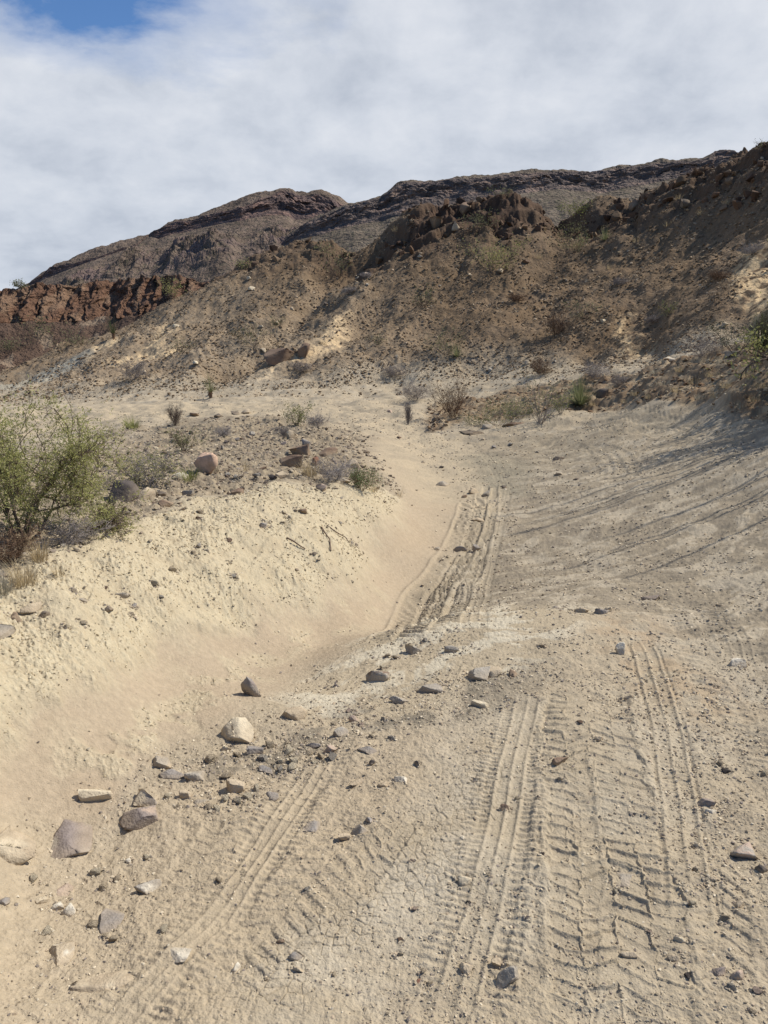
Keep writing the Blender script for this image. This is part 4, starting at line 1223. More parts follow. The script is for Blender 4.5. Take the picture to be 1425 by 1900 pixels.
chips('clay_crumbs', 110000, d_bank, lambda r, q: (0.0025 + .011 * q) * np.clip(r / 3.2, .7, 3), [(.50,.42,.28),(.54,.46,.31),(.47,.39,.25),(.44,.355,.23),(.54,.47,.33)], 12, rmin=2.0, rmax=9.5)
def d_bank2(x, y, th, l):
    t, ll = wob(x, y, th, l)
    b = inside(Z['bank'], t, ll)
    return np.where(b > .0, .05 + .9 * sstep(.14, .0, b) * sstep(-.2, .3, fbm(x * 2.5, y * 2.5, 3, 35)) * (l > 1.35), 0)
chips('bank_gravel', 26000, d_bank2, lambda r, q: (0.006 + .028 * q) * np.clip(r / 5, .6, 2), [(.33,.28,.21),(.40,.33,.23),(.46,.38,.26),(.50,.42,.29),(.24,.19,.14)], 13, rmin=2.4, rmax=9.5, sub=1, pw=3)
def d_sh(x, y, th, l):
    t, ll = wob(x, y, th, l)
    b = np.maximum(inside(Z['rubble'], t, ll), inside(PLATEAU, t, ll) - .03)
    return np.where((b > -.03) & (inside(Z['bank'], t, ll) < .03), (.25 + .7 * sstep(-.25, .3, fbm(x * 1.2, y * 1.2, 4, 37))), 0)
chips('shoulder_rubble', 52000, d_sh, lambda r, q: (0.012 + .06 * q) * np.clip(r / 9, .6, 1.6), [(.22,.18,.14),(.30,.24,.17),(.16,.12,.09),(.40,.33,.23),(.27,.21,.15)], 14, rmin=3.5, rmax=20, pw=3.5)
def d_scree(x, y, th, l):
    hs = inside(HILL, th, l)
    n = sstep(-.45, .3, fbm(x * .5, y * .5, 3, 39))
    oc = np.zeros(len(x))
    for k in ('ochre1', 'ochre2', 'ochre3', 'ochre4', 'ochre5', 'crestrock'): oc = np.maximum(oc, (inside(Z[k], th, l) > 0) * 1.0)
    return np.where(hs > .0, (.3 + .7 * n) * (1 - .8 * oc), np.where(hs > -.06, .15, 0))
chips('scree', 250000, d_scree, lambda r, q: (.028 + .12 * q) * np.clip(r / 32, .4, 1.1), [(.20,.145,.09),(.24,.175,.11),(.16,.112,.07),(.30,.23,.15),(.21,.15,.092),(.40,.31,.21)], 15, rmin=14, rmax=50, flatten=(.45, .9), pw=4.5)

def d_ledge(x, y, th, l): return np.where(inside(Z['bankright'], th, l) > -.004, .35 + .6 * sstep(-.2, .3, fbm(x * .9, y * .9, 3, 43)), 0)
chips('ledge_rubble', 60000, d_ledge, lambda r, q: (.015 + .09 * q) * np.clip(r / 14, .6, 1.3), [(.22,.15,.09),(.16,.10,.06),(.30,.23,.15),(.40,.32,.21),(.20,.13,.08)], 16, rmin=8, rmax=24, pw=3.5)
def d_crag(x, y, th, l):
    k = np.maximum(np.maximum((inside(Z['crestrock'], th, l) > -.02) * 1.0, (inside(Z['crestrock2'], th, l) > -.02) * .8), (inside(Z['crestrock3'], th, l) > -.02) * .5)
    return k * sstep(-.2, .3, fbm(x * .5, y * .5, 3, 47)) * .55
chips('crag_rubble', 30000, d_crag, lambda r, q: (.10 + .48 * q), [(.10,.062,.040),(.075,.048,.034),(.14,.085,.052),(.11,.07,.046),(.19,.13,.08)], 17, rmin=28, rmax=48, pw=4, flatten=(.55, 1.1), sub=2, mat=M_STONE)

# ------------------------------------------------------------------ plants
def tubes(segs, sides=4):
    p0 = np.array([s[0] for s in segs]); p1 = np.array([s[1] for s in segs]); r0 = np.array([s[2] for s in segs]); r1 = np.array([s[3] for s in segs])
    d = p1 - p0; d /= np.linalg.norm(d, axis=1)[:, None] + 1e-9
    up = np.where(np.abs(d[:, 2:3]) > .9, np.array([[1., 0, 0]]), np.array([[0, 0, 1.]]))
    a = np.cross(d, up); a /= np.linalg.norm(a, axis=1)[:, None] + 1e-9; b = np.cross(d, a)
    V = []
    for p, r in ((p0, r0), (p1 + d * r1[:, None] * .3, r1)):
        for k in range(sides):
            t = 2 * math.pi * k / sides
            V.append(p + (a * math.cos(t) + b * math.sin(t)) * r[:, None])
    V = np.stack(V, 1)                       # n, 2*sides, 3
    n = len(segs); off = (np.arange(n) * 2 * sides)[:, None, None]
    q = np.array([[k, (k + 1) % sides, sides + (k + 1) % sides, sides + k] for k in range(sides)])
    return V.reshape(-1, 3), (q[None] + off).reshape(-1, 4)

def unit(v): return v / (np.linalg.norm(v) + 1e-9)

def limb(rng, p, d, L, r, lev, segs, tips, P):
    n = P['n'][lev]; step = L / n
    pts = [(p.copy(), d.copy(), r)]
    for k in range(n):
        d = unit(d + rng.normal(size=3) * P['bend'][lev] + np.array([0, 0, P['lift'][lev]]))
        q = p + d * step; r2 = r * (1 - (1 - P['taper']) * 1.0 / n * 1.0)
        segs.append((p, q, r, r2)); p, r = q, r2
        pts.append((p.copy(), d.copy(), r))
        if lev >= P['leaf_from']: tips.append((p, d))
    if lev + 1 < len(P['n']):
        m = P['kids'][lev]
        for k in range(m):
            j = int(rng.integers(max(1, int(n * P['bare'][lev])), n + 1))
            q, dd, rr_ = pts[j]
            side = rng.normal(size=3); side -= dd * (side @ dd); side = unit(side)
            nd = unit(dd * math.cos(P['fork'][lev]) + side * math.sin(P['fork'][lev]))
            limb(rng, q.copy(), nd, L * P['len'][lev] * rng.uniform(.6, 1.15), max(rr_ * .62, P['rmin']), lev + 1, segs, tips, P)

def leaf_mesh(name, c, d, L, W, cols, rng, droop=.2):
    """flat leaflets: centre, direction, length, width"""
    n = len(c)
    side = rng.normal(size=(n, 3)); side -= d * (side * d).sum(1)[:, None]; side /= np.linalg.norm(side, axis=1)[:, None] + 1e-9
    a = c - side * (W / 2)[:, None] ; b = c + side * (W / 2)[:, None]
    m = c + d * (L * .5)[:, None]; t = c + d * L[:, None]
    V = np.stack([c, m + side * (W / 2)[:, None], t, m - side * (W / 2)[:, None]], 1).reshape(-1, 3)
    F = (np.arange(n) * 4)[:, None] + np.arange(4)[None]
    return mesh_np(name, V, F, M_LEAF, np.repeat(cols, 4, 0), False)

LC = {'mesq': ((.32, .32, .11), (.42, .41, .17)), 'creo': ((.17, .185, .07), (.24, .25, .10)), 'grey': ((.30, .27, .24), (.38, .35, .31)),
      'dull': ((.19, .20, .095), (.26, .26, .13)), 'bright': ((.15, .20, .08), (.20, .25, .11)), 'straw': ((.42, .33, .19), (.52, .42, .26)), 'dark': ((.06, .07, .035), (.09, .10, .05)),
      'lime': ((.20, .22, .06), (.26, .27, .09)), 'pale': ((.34, .31, .24), (.42, .38, .29)), 'sotol': ((.16, .18, .09), (.25, .26, .13))}
BC = {'bark': (.14, .105, .08), 'greybark': (.26, .225, .20), 'brown': (.17, .11, .07), 'lilac': (.32, .285, .26)}

def place(u, v, wpx, hpx):
    p, dist = basis_down(u, v)
    depth = p[1] * math.cos(PITCH) + (CAM_Z - p[2]) * math.sin(PITCH)
    return p, wpx * depth / F_PX, hpx * depth / F_PX / math.cos(math.atan2(CAM_Z - p[2], p[1])), depth

def fit(V, W, H, keep_base=True):
    lo, hi = np.percentile(V, 1.5, 0), np.percentile(V, 98.5, 0)
    s = np.array([W / max(hi[0] - lo[0], 1e-6), 0, H / max(hi[2], 1e-6)]); s[1] = s[0]
    return s

def shrub(u, v, wpx, hpx, kind, label, name='shrub', leaf='creo', bark='bark', group=None, n_leaf=None, seed=None, at_xyz=None, size=None, lean=0.0, dead=False, cat='shrub'):
    seed = seed if seed is not None else int(u * 3 + v * 7) % 7919
    rng = np.random.default_rng(seed)
    if at_xyz is None: p, W, H, dist = place(u, v, wpx, hpx)
    else: p = np.array(at_xyz); W, H = size; dist = np.linalg.norm(p)
    px1 = dist / F_PX * 1.855                                   # one picture element at that distance
    if kind == 'mesquite':
        P = dict(n=[7, 6, 5, 4], bend=[.28, .30, .30, .35], lift=[.06, .05, .03, .0], taper=.55, leaf_from=2, kids=[6, 6, 5, 0], bare=[.25, .2, .15, 0], len=[.62, .55, .5, 0], fork=[.75, .8, .85, 0], rmin=.0016)
        stems = 6; r0 = .019 * H / 1.0; out = .85; L0_ = .62
    elif kind == 'tree':
        P = dict(n=[7, 6, 5, 4], bend=[.2, .25, .3, .35], lift=[.10, .05, .03, .0], taper=.55, leaf_from=2, kids=[7, 6, 5, 0], bare=[.35, .2, .15, 0], len=[.6, .55, .5, 0], fork=[.7, .8, .85, 0], rmin=.006)
        stems = 4; r0 = .06 * H / 2; out = .5; L0_ = .65
    elif kind == 'bush':
        far = dist > 12
        P = dict(n=[5, 4, 3] if not far else [4, 3], bend=[.13, .2, .25], lift=[.05, .04, .02], taper=.5, leaf_from=1, kids=[6, 4, 0] if not far else [6, 0], bare=[.3, .2, 0], len=[.5, .55, 0], fork=[.6, .7, 0], rmin=max(.0012, px1 * .09))
        stems = 15; r0 = max(.008 * H, px1 * .10); out = .8; L0_ = .8
    else:  # twiggy, leafless
        P = dict(n=[5, 4, 3], bend=[.16, .25, .3], lift=[.05, .03, .02], taper=.5, leaf_from=9, kids=[9, 7, 0], bare=[.2, .15, 0], len=[.5, .5, 0], fork=[.6, .7, 0], rmin=max(.0010, px1 * .07))
        stems = 22; r0 = max(.007 * H, px1 * .11); out = .85; L0_ = .8
    segs, tips = [], []
    for k in range(stems):
        a = 2 * math.pi * (k + rng.uniform(-.3, .3)) / stems
        tilt = out * rng.uniform(.25, 1.0)
        d = np.array([math.cos(a) * math.sin(tilt) + lean, math.sin(a) * math.sin(tilt), math.cos(tilt)])
        st = np.array([math.cos(a), math.sin(a), 0]) * .04 * W
        limb(rng, st, unit(d), H * L0_ * rng.uniform(.75, 1.1), r0 * rng.uniform(.6, 1), 0, segs, tips, P)
    V, Fq = tubes(segs, 5 if kind in ('mesquite', 'tree') else 3)
    s = fit(V, W, H)
    cen = np.array([(s0_[0] + s0_[1]) * .5 for s0_ in segs]) * s
    nv = len(V) // len(segs)
    V = (V - np.repeat(np.array([(q[0] + q[1]) * .5 for q in segs]), nv, 0)) * np.clip(s, .6, 1.6).mean() + 0
    # stretch every segment between its scaled ends, keeping its girth
    p0 = np.array([q[0] for q in segs]) * s; p1 = np.array([q[1] for q in segs]) * s
    V, Fq = tubes([(a_, b_, q[2], q[3]) for a_, b_, q in zip(p0, p1, segs)], nv // 2)
    V[:, 2] -= .02 * H
    root = bpy.data.objects.new(name, None); COL.objects.link(root); root.location = tuple(p)
    root.empty_display_size = .1
    tag(root, label, cat, group)
    bc = np.array(BC[bark]); cc = np.repeat(bc[None] * rng.uniform(.75, 1.25, (len(segs), 1)), nv, 0)
    obj('branches', mesh_np('branches', V, Fq, M_WOOD, cc, kind in ('mesquite', 'tree')), root)
    if not dead and tips and kind != 'twig':
        T = np.array([t[0] for t in tips]) * s; D = np.array([t[1] for t in tips])
        n = n_leaf or 900
        pw_ = rng.random(len(T)) ** (5 if kind == 'mesquite' else 1.5); idx = rng.choice(len(T), n, p=pw_ / pw_.sum())   # leaves sit in clusters
        lsz = max(.020, px1 * .62) if kind in ('mesquite',) else max(.014, px1 * 1.45)
        if kind == 'tree': lsz = .055
        c0 = T[idx] + rng.normal(size=(n, 3)) * (.022 * max(W, H) + lsz * .8)
        d = D[idx] * .4 + rng.normal(size=(n, 3)) + np.array([0, 0, .2]); d /= np.linalg.norm(d, axis=1)[:, None]
        if kind == 'mesquite':          # feathery leaves: five narrow leaflets along each rib
            cs, ds = [], []
            for k in range(7):
                cs.append(c0 + d * (k * .010) + rng.normal(size=(n, 3)) * .002); q = d + rng.normal(size=(n, 3)) * .9; ds.append(q / np.linalg.norm(q, axis=1)[:, None])
            c0 = np.concatenate(cs); d = np.concatenate(ds); n = len(c0)
            L = rng.uniform(.6, 1.2, n) * .017; Wd = L * .30
        else:
            L = rng.uniform(.6, 1.3, n) * lsz; Wd = L * rng.uniform(.35, .6, n)
        k = c0[:, 2] > .01 * H
        c0, d, L, Wd = c0[k], d[k], L[k], Wd[k]
        lo, hi = np.array(LC[leaf][0]), np.array(LC[leaf][1])
        q = rng.random((len(c0), 1)); cl_ = (lo * (1 - q) + hi * q) * rng.uniform(.75, 1.15, (len(c0), 1))
        obj('foliage', leaf_mesh('foliage', c0, d, L, Wd, cl_, rng), root)
    return root

def blades(u, v, wpx, hpx, kind, label, name, leaf, cat='grass', group=None, n=90, seed=None, trunk=0.0):
    """tufts of grass and rosettes of stiff leaves"""
    seed = seed if seed is not None else int(u * 5 + v * 11) % 7907
    rng = np.random.default_rng(seed)
    p, W, H, dist = place(u, v, wpx, hpx); px1 = dist / F_PX * 1.855
    K = 5
    a = rng.uniform(0, 2 * math.pi, n)
    stiff = kind == 'rosette'
    el = np.arccos(rng.uniform(0.05 if stiff else .35, 1, n)) if stiff else rng.uniform(0, .75, n)
    L = (H * rng.uniform(.75, 1.0, n)) if stiff else H * rng.uniform(.45, 1.1, n)
    base_r = (.05 if stiff else .25) * W * np.sqrt(rng.random(n))
    wd = max(.010 if stiff else .0022, px1 * (.35 if stiff else .20)) * (1.0 if not stiff else 1.2)
    z0 = trunk * H
    b0 = np.stack([np.cos(a) * base_r, np.sin(a) * base_r, np.full(n, z0 - .01 * H)], 1)
    if not stiff: a = a + rng.normal(size=n) * .6
    xs = W / 2 / max(H, 1e-6)
    V = np.zeros((n, K, 2, 3)); 
    side = np.stack([-np.sin(a), np.cos(a), np.zeros(n)], 1)
    pos = b0.copy(); e = el.copy()
    for k in range(K):
        t = k / (K - 1)
        w_ = wd * (1 - t ** 1.5) * .5 + wd * .04
        V[:, k, 0] = pos - side * w_; V[:, k, 1] = pos + side * w_
        dr = np.stack([np.cos(a) * np.sin(e), np.sin(a) * np.sin(e), np.cos(e)], 1)
        if stiff: dr[:, :2] *= max(.6, min(1.4, xs * 1.15))
        pos = pos + dr * (L / (K - 1))[:, None]
        e = e + (0.04 if stiff else .16) * rng.uniform(.2, 1.6, n)
    base_i = (np.arange(n) * K * 2)[:, None, None]
    q = np.array([[2 * k, 2 * k + 1, 2 * k + 3, 2 * k + 2] for k in range(K - 1)])
    F = (q[None] + base_i).reshape(-1, 4)
    lo, hi = np.array(LC[leaf][0]), np.array(LC[leaf][1])
    m = rng.random((n, 1)); cl_ = (lo * (1 - m) + hi * m) * rng.uniform(.8, 1.15, (n, 1))
    me = mesh_np(name, V.reshape(-1, 3), F, M_LEAF, np.repeat(cl_, K * 2, 0), False)
    if trunk:
        root = bpy.data.objects.new(name, None); COL.objects.link(root); root.location = tuple(p); tag(root, label, cat, group)
        obj('leaves', me, root)
        tv, tf = tubes([(np.array([0, 0, -.05 * H]), np.array([0, 0, z0 * .6]), W * .09, W * .10), (np.array([0, 0, z0 * .6]), np.array([0, 0, z0 * 1.05]), W * .10, W * .11)], 8)
        obj('trunk', mesh_np('trunk', tv, tf, M_WOOD, np.repeat([BC['brown']], len(tv), 0)), root)
        return root
    return tag(obj(name, me, loc=tuple(p)), label, cat, group, 'thing')

# --- near left: the mesquite and what grows round it
shrub(42, 1000, 285, 222, 'mesquite', 'feathery green mesquite shrub with gnarled dark trunks on top of the sandy bank', 'mesquite_shrub', 'mesq', 'bark', n_leaf=4600, seed=5)
shrub(168, 990, 90, 46, 'mesquite', 'low leafy mesquite sprout spreading over the bank edge below the dark boulder', 'mesquite_shrub', 'mesq', 'bark', n_leaf=380, seed=8)
shrub(275, 905, 110, 62, 'mesquite', 'thin leggy mesquite with sparse leaves behind the dark boulder', 'mesquite_shrub', 'mesq', 'greybark', n_leaf=350, seed=15)
shrub(20, 1045, 90, 62, 'twig', 'tangle of dead brown twigs under the left mesquite', 'dead_brush', bark='brown', cat='brush', seed=4)
shrub(130, 1010, 110, 45, 'twig', 'grey brush of dead twigs between the mesquite trunks and the bank edge', 'dead_brush', bark='greybark', cat='brush', seed=9)
blades(75, 1040, 60, 58, 'grass', 'upright dry straw grass below the left mesquite', 'dry_grass', 'straw', n=110)
blades(45, 1085, 90, 52, 'grass', 'widest pale dry grass tuft on the left bank edge', 'dry_grass', 'straw', n=170)
blades(8, 1100, 60, 50, 'grass', 'grey dry grass tuft cut by the left picture edge', 'dry_grass', 'pale', n=120)
blades(110, 1070, 40, 22, 'grass', 'small straw tuft right of the widest dry tuft', 'dry_grass', 'straw', n=50)
blades(352, 892, 60, 34, 'grass', 'green grass tuft between the white topped stone and pink boulder', 'green_grass_tuft', 'lime', n=150)
blades(398, 876, 34, 24, 'grass', 'pale grass tuft right behind the pink boulder', 'dry_grass', 'pale', n=70)
blades(455, 872, 40, 20, 'grass', 'yellowish grass wisps on the bank top right of the boulder', 'dry_grass', 'straw', n=60)
blades(575, 882, 58, 40, 'grass', 'rusty dry grass clump among the dark slabs on the bank top', 'dry_grass', 'straw', n=170)
blades(600, 880, 34, 30, 'grass', 'dry grass sprig left of the lilac grey bush', 'dry_grass', 'straw', n=70)
blades(692, 912, 40, 30, 'grass', 'dry straw wisps right of the green herb', 'dry_grass', 'straw', n=70)
blades(740, 922, 30, 26, 'grass', 'sparse straw sprig on the smooth sand shoulder', 'dry_grass', 'straw', n=26)
shrub(620, 892, 76, 40, 'twig', 'rounded lilac grey leafless bush near the tip of the bank', 'grey_bush', bark='lilac', cat='bush', seed=31)
shrub(672, 910, 50, 40, 'bush', 'fresh green herb at the tip of the bank', 'green_herb', 'bright', 'brown', n_leaf=1500, cat='herb')
shrub(342, 838, 66, 44, 'bush', 'dark green creosote bush on the shoulder above the pink boulder', 'creosote_bush', 'creo', 'bark', n_leaf=900, cat='bush')
shrub(550, 790, 50, 42, 'bush', 'creosote bush standing where the bank meets the road bend', 'creosote_bush', 'creo', 'bark', n_leaf=1000, cat='bush')
shrub(588, 794, 40, 26, 'twig', 'pale grey round bush right of the creosote at the road bend', 'grey_bush', bark='lilac', cat='bush')
shrub(416, 810, 28, 18, 'twig', 'small grey bush in the middle of the rubbly shoulder', 'grey_bush', bark='lilac', cat='bush')
shrub(528, 812, 34, 20, 'twig', 'faint grey brush left of the square tan stone', 'grey_bush', bark='greybark', cat='bush')
blades(246, 794, 50, 28, 'grass', 'dense green tuft with a dark base beside the far road', 'green_grass_tuft', 'lime', n=220)
shrub(325, 790, 30, 40, 'twig', 'bare dead branch sticking up beside the far road', 'dead_branch', bark='bark', cat='branch', seed=77)
# --- foot of the slope, right of the road bend
blades(1075, 752, 76, 62, 'rosette', 'large round green sotol at the foot of the slope', 'sotol', 'sotol', cat='sotol', n=300)
shrub(1003, 785, 84, 88, 'bush', 'tall sparse grey green bush left of the large sotol', 'tall_bush', 'dull', 'greybark', n_leaf=900, cat='bush')
shrub(925, 790, 84, 42, 'bush', 'low olive shrub at the road side between two taller bushes', 'low_shrub', 'dull', 'greybark', n_leaf=1500)
shrub(840, 776, 96, 76, 'twig', 'wide brownish leafless bush at the left end of the row', 'bare_bush', bark='brown', cat='bush')
shrub(757, 788, 14, 40, 'twig', 'single thin dry sprig beside the road', 'dry_sprig', bark='greybark', cat='sprig')
shrub(1103, 702, 46, 28, 'twig', 'pale bush above and right of the large sotol', 'pale_bush', bark='lilac', cat='bush')
shrub(1003, 696, 40, 30, 'twig', 'rusty dry bush behind the tall grey green one', 'bare_bush', bark='brown', cat='bush')
shrub(770, 745, 60, 34, 'twig', 'faint dry bush at the hill foot above the sprig', 'bare_bush', bark='greybark', cat='bush')
blades(1412, 652, 80, 90, 'rosette', 'dark spiky yucca cut by the right picture edge', 'yucca', 'dark', cat='yucca', n=240)
shrub(1425, 644, 80, 60, 'bush', 'dense dark bush wrapped round the spiky yucca at the right edge', 'dark_shrub', 'dark', 'bark', n_leaf=1600)
shrub(1365, 655, 90, 60, 'bush', 'dark shrub left of the spiky yucca at the right edge', 'dark_shrub', 'dark', 'bark', n_leaf=1300)
shrub(1310, 668, 90, 45, 'twig', 'hazy leafless brush on top of the right bank', 'bare_bush', bark='greybark', cat='bush')
blades(1180, 735, 40, 14, 'grass', 'golden dry tuft on the shaded right bank', 'dry_grass', 'straw', n=60)
blades(1290, 712, 60, 20, 'grass', 'golden dry tuft high on the right bank', 'dry_grass', 'straw', n=80)
blades(1330, 738, 70, 22, 'grass', 'golden dry tuft in the shade at the foot of the right bank', 'dry_grass', 'straw', n=80)
blades(1230, 715, 50, 16, 'grass', 'faded tuft in the middle of the right bank', 'dry_grass', 'pale', n=60)
blades(1400, 745, 60, 24, 'grass', 'lowest golden tuft at the right picture edge', 'dry_grass', 'straw', n=80)
shrub(880, 792, 50, 24, 'bush', 'little olive shrub left of the low wide one at the road side', 'low_shrub', 'dull', 'greybark', n_leaf=500)
shrub(965, 776, 56, 34, 'bush', 'olive shrub squeezed between the low wide shrub and the tall grey green bush', 'low_shrub', 'dull', 'greybark', n_leaf=700)
shrub(1040, 768, 40, 36, 'bush', 'yellowish shrub touching the left side of the large sotol', 'low_shrub', 'lime', 'greybark', n_leaf=500)
shrub(1150, 716, 44, 20, 'twig', 'small dry brush on the ledge right of the sotol', 'dry_brush', bark='greybark', cat='brush')
for k, (u, v, w_, h_) in enumerate([(1130, 722, 34, 12), (1160, 748, 30, 10), (1205, 740, 36, 12), (1215, 694, 30, 12), (1255, 728, 40, 14), (1260, 690, 34, 14), (1300, 742, 44, 16), (1320, 700, 44, 16), (1350, 720, 50, 18), (1375, 756, 50, 18), (1385, 700, 50, 20), (1415, 720, 50, 20), (1340, 674, 40, 18), (1100, 752, 30, 10)]):
    blades(u, v, w_, h_, 'grass', 'short golden tuft among those dotted over the scrubby right ledge', 'dry_grass', 'straw' if k % 3 else 'pale', group='golden tufts on the right ledge', n=90, seed=300 + k)
# --- hillside
HG = 'shrubs growing on the hillside'
H_ = lambda u, v, w_, h_, k, lab, leaf='dull', n=420, nm='hillside_shrub', bark='bark': shrub(u, v, w_, h_, k, lab, nm, leaf, bark, HG, n_leaf=n)
H_(918, 508, 92, 56, 'bush', 'largest green shrub in the middle of the brown slope', 'mesq', 1300)
H_(785, 572, 50, 42, 'bush', 'thin green shrub left below the largest hillside shrub', 'dull', 330)
H_(828, 658, 70, 44, 'bush', 'olive shrub low on the slope with a yucca beside it', 'dull', 500)
blades(848, 662, 42, 36, 'rosette', 'small yucca at the right foot of the low olive shrub', 'yucca', 'sotol', cat='yucca', n=90)
H_(1030, 622, 46, 42, 'twig', 'bare brown bush right of centre on the slope', nm='bare_bush', bark='brown')
H_(1078, 595, 60, 34, 'bush', 'dull shrub above and right of the bare brown bush', 'dull', 260)
H_(1238, 587, 30, 24, 'bush', 'small round green shrub left of the bright scar', 'creo', 260)
H_(1070, 403, 66, 26, 'bush', 'bright green shrub in the saddle between the crags', 'lime', 700)
H_(1060, 472, 78, 40, 'bush', 'wide shrub in the gully below the saddle', 'dull', 700)
H_(1068, 436, 40, 24, 'bush', 'small shrub between the saddle and the gully shrub', 'dull', 260)
blades(1122, 446, 30, 34, 'rosette', 'upright yucca right of the gully shrubs', 'yucca', 'sotol', cat='yucca', n=70)
H_(893, 430, 66, 34, 'bush', 'olive shrub against the foot of the middle knoll', 'dull', 420)
H_(628, 516, 52, 50, 'bush', 'tall olive shrub in the gully left of the knoll', 'dull', 380)
H_(470, 642, 56, 34, 'bush', 'grey green shrub above the long low boulder', 'dull', 260, bark='greybark')
H_(447, 628, 34, 16, 'bush', 'dark low shrub left of the grey green one', 'dark', 260)
H_(513, 607, 34, 20, 'bush', 'small shrub on the tan hillside below the gully', 'dull', 180)
blades(391, 738, 34, 42, 'rosette', 'little yucca on a short stem at the hill foot with a black shadow', 'yucca', 'dull', cat='yucca', n=80, trunk=.25)
H_(247, 706, 52, 40, 'twig', 'grey brown bush on the tan slope near the far road', nm='bare_bush', bark='greybark')
H_(337, 655, 44, 26, 'bush', 'pale olive shrub right of the long ochre scar', 'dull', 200)
H_(320, 556, 44, 38, 'bush', 'green shrub at the right end of the red cliff', 'mesq', 420)
blades(211, 628, 28, 42, 'rosette', 'upright yucca on the ridge in front of the red cliff', 'yucca', 'dark', cat='yucca', n=80, trunk=.2)
H_(150, 640, 34, 14, 'bush', 'low shrub on the ridge left of the upright yucca', 'dull', 120)
H_(600, 470, 30, 18, 'bush', 'small shrub under the dark crag of the left ridge', 'dull', 150)
H_(452, 500, 28, 18, 'bush', 'green shrub under the tan ridge blocks', 'mesq', 180)
H_(480, 462, 26, 14, 'bush', 'tiny shrub on the left ridge line', 'dull', 100)
H_(650, 545, 24, 12, 'twig', 'pale tuft in the upper gully', nm='pale_bush', bark='lilac')
H_(680, 516, 20, 10, 'twig', 'pale tuft above the gully side', nm='pale_bush', bark='lilac')
H_(1393, 474, 40, 24, 'twig', 'pale bush above the ochre scar at the right edge', nm='pale_bush', bark='lilac')
H_(730, 700, 40, 22, 'twig', 'faint dead bush on the lower slope above the road bend', nm='bare_bush', bark='greybark')
H_(930, 366, 46, 16, 'bush', 'shrub growing on the crest of the knoll', 'dull', 200)
H_(1412, 276, 28, 14, 'bush', 'straggly shrub topping the right crest', 'dull', 60)
H_(1290, 330, 20, 18, 'twig', 'bare stalks on the right crest line', nm='bare_bush', bark='brown')
H_(1210, 600, 26, 14, 'twig', 'pale bush right of the pale scar', nm='pale_bush', bark='greybark')
H_(560, 690, 36, 18, 'twig', 'dry brush below the long low boulder', nm='bare_bush', bark='greybark')
H_(700, 640, 34, 20, 'bush', 'dull little shrub right of the ochre ledges', 'dull', 150)
H_(1150, 530, 30, 14, 'twig', 'dry brush in the middle of the right slope', nm='bare_bush', bark='greybark')
H_(960, 560, 36, 16, 'twig', 'dry brush below the largest hillside shrub', nm='bare_bush', bark='brown')
H_(1330, 520, 36, 18, 'twig', 'dry brush left of the right ochre scar', nm='bare_bush', bark='brown')
for k, (u, v, w_) in enumerate([(735, 430, 26), (985, 445, 30), (1010, 430, 22), (880, 470, 22), (1240, 420, 34), (1300, 400, 30), (1350, 380, 30), (1180, 450, 24), (1260, 370, 26), (600, 640, 22), (1000, 480, 24), (1130, 500, 22)]):
    blades(u, v, w_, 14, 'grass', 'faded straw tuft on the upper slope', 'dry_grass', 'straw', group='straw tufts on the upper slope', n=40, seed=900 + k)
# --- on and below the red cliff, across the valley
def far_bush(x, y, z, W, H, label, leaf='dull', n=260, seed=1, name='valley_shrub'):
    return shrub(0, 0, 0, 0, 'bush', label, name, leaf, 'bark', None, n_leaf=n, seed=seed, at_xyz=(x, y, z), size=(W, H))
def cliff_pt(u, v):
    """first surface on a sight line, from the meshes already built"""
    dg = bpy.context.evaluated_depsgraph_get()
    dx, dy, dz = ray(u, v)
    hit, loc, nrm, idx, ob, mtx = scene.ray_cast(dg, Vector((0, 0, CAM_Z)), Vector((dx, dy, dz)).normalized())
    return loc if hit else None
for u, v, W, H, lab, sd in [(72, 628, 3.2, 2.3, 'round dark shrub on the red talus below the cliff', 3), (18, 655, 2.6, 1.5, 'shrub at the left picture edge on the red talus', 4),
                            (120, 650, 2.2, 1.2, 'faint shrub low on the red talus', 5), (37, 533, 1.2, .8, 'tiny shrub on the rim of the red cliff', 6)]:
    q = cliff_pt(u, v + (6 if v < 560 else 0))
    if q is not None: far_bush(q[0], q[1], q[2] + (.3 if v < 560 else 0), W, H, lab, 'dull', 300, sd)

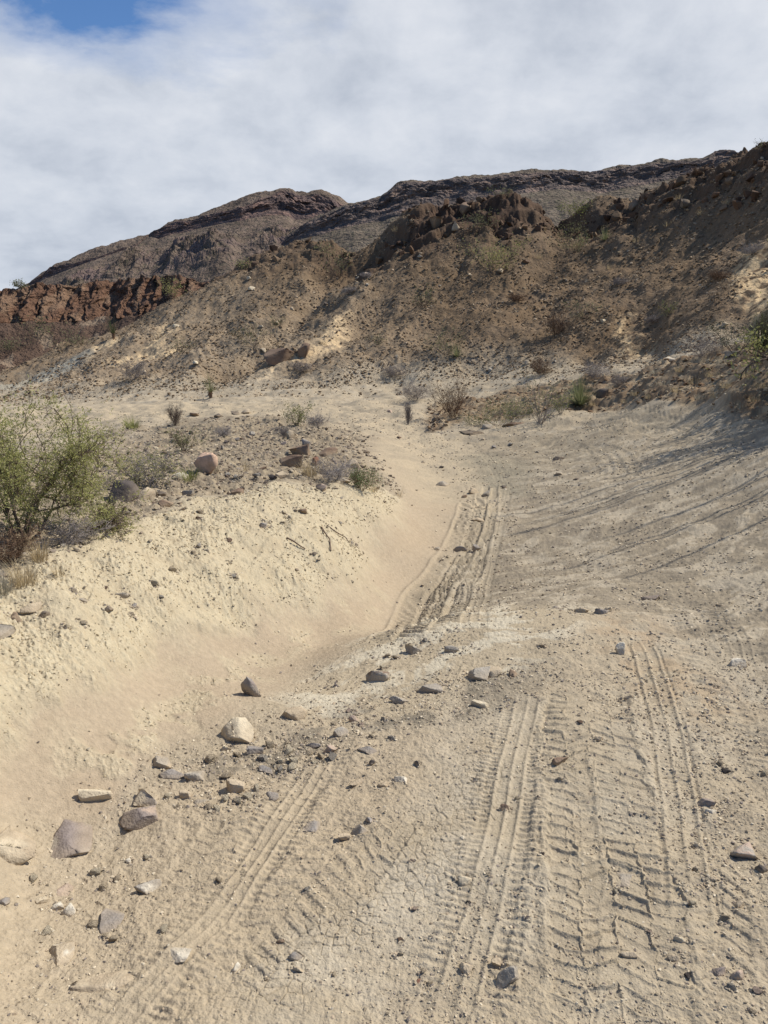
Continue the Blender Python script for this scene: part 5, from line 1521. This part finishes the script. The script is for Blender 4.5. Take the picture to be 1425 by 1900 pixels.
# --- dry sticks on the bank
def stick(pts, r, label):
    P = [gat(u, v) for u, v in pts]
    q = [p + np.array([0, 0, r * (1.2 + 2.5 * math.sin(math.pi * k / (len(P) - 1)))]) for k, p in enumerate(P)]
    V, F = tubes([(a, b, r * (1 - .12 * k), r * (.88 - .12 * k)) for k, (a, b) in enumerate(zip(q[:-1], q[1:]))], 5)
    tag(obj('dry_stick', mesh_np('dry_stick', V, F, M_WOOD, np.repeat([(.17, .12, .09)], len(V), 0), True)), label, 'stick')
stick([(597, 980), (602, 992), (612, 1006), (614, 1024)], .006, 'dark crooked stick hanging down the bank face')
stick([(607, 976), (625, 992), (640, 1000), (648, 1008)], .005, 'thin stick leading to a small dark stone on the bank')
stick([(532, 1000), (545, 1010), (556, 1018), (566, 1021)], .006, 'short stick left of the crooked one on the bank')
stick([(222, 877), (240, 868), (256, 866), (272, 868)], .008, 'bleached branch lying behind the dark boulder')
# --- beyond the right edge: what throws the long shadows over the track
def off(x, y): return (x, y, float(gz(x, y)) - .03)
shrub(0, 0, 0, 0, 'tree', 'leafy mesquite tree just past the right edge that shades the bank', 'mesquite_tree', 'mesq', 'bark', n_leaf=18000, seed=21, at_xyz=off(7.25, 10.2), size=(3.0, 2.6), cat='tree')
shrub(0, 0, 0, 0, 'tree', 'second mesquite past the right edge farther up the bank', 'mesquite_tree', 'mesq', 'bark', n_leaf=12000, seed=22, at_xyz=off(9.8, 12.6), size=(3.0, 2.6), cat='tree')
shrub(0, 0, 0, 0, 'tree', 'dense round mesquite nearest the road past the right edge', 'mesquite_tree', 'mesq', 'bark', n_leaf=14000, seed=25, at_xyz=off(6.35, 9.4), size=(2.3, 2.2), cat='tree')
def ocotillo(x, y, H, seed, label):
    rng = np.random.default_rng(seed); segs = []
    for k in range(9):
        a = rng.uniform(0, 6.28); t = rng.uniform(.08, .5); p = np.zeros(3); d = np.array([math.cos(a) * math.sin(t), math.sin(a) * math.sin(t), math.cos(t)]); r = .028
        for j in range(9):
            d = unit(d + rng.normal(size=3) * .05); q = p + d * H / 9; segs.append((p, q, r, r * .9)); p, r = q, r * .9
    V, F = tubes(segs, 5)
    tag(obj('ocotillo', mesh_np('ocotillo', V, F, M_WOOD, np.repeat([BC['greybark']], len(V), 0), True), loc=off(x, y)), label, 'ocotillo')
ocotillo(6.9, 9.3, 4.6, 3, 'tall many stemmed ocotillo past the right edge throwing long thin shadows')
ocotillo(6.6, 8.3, 3.6, 4, 'shorter ocotillo past the right edge nearest the track')

ocotillo(6.3, 7.3, 3.8, 7, 'ocotillo past the right edge farthest down the track')
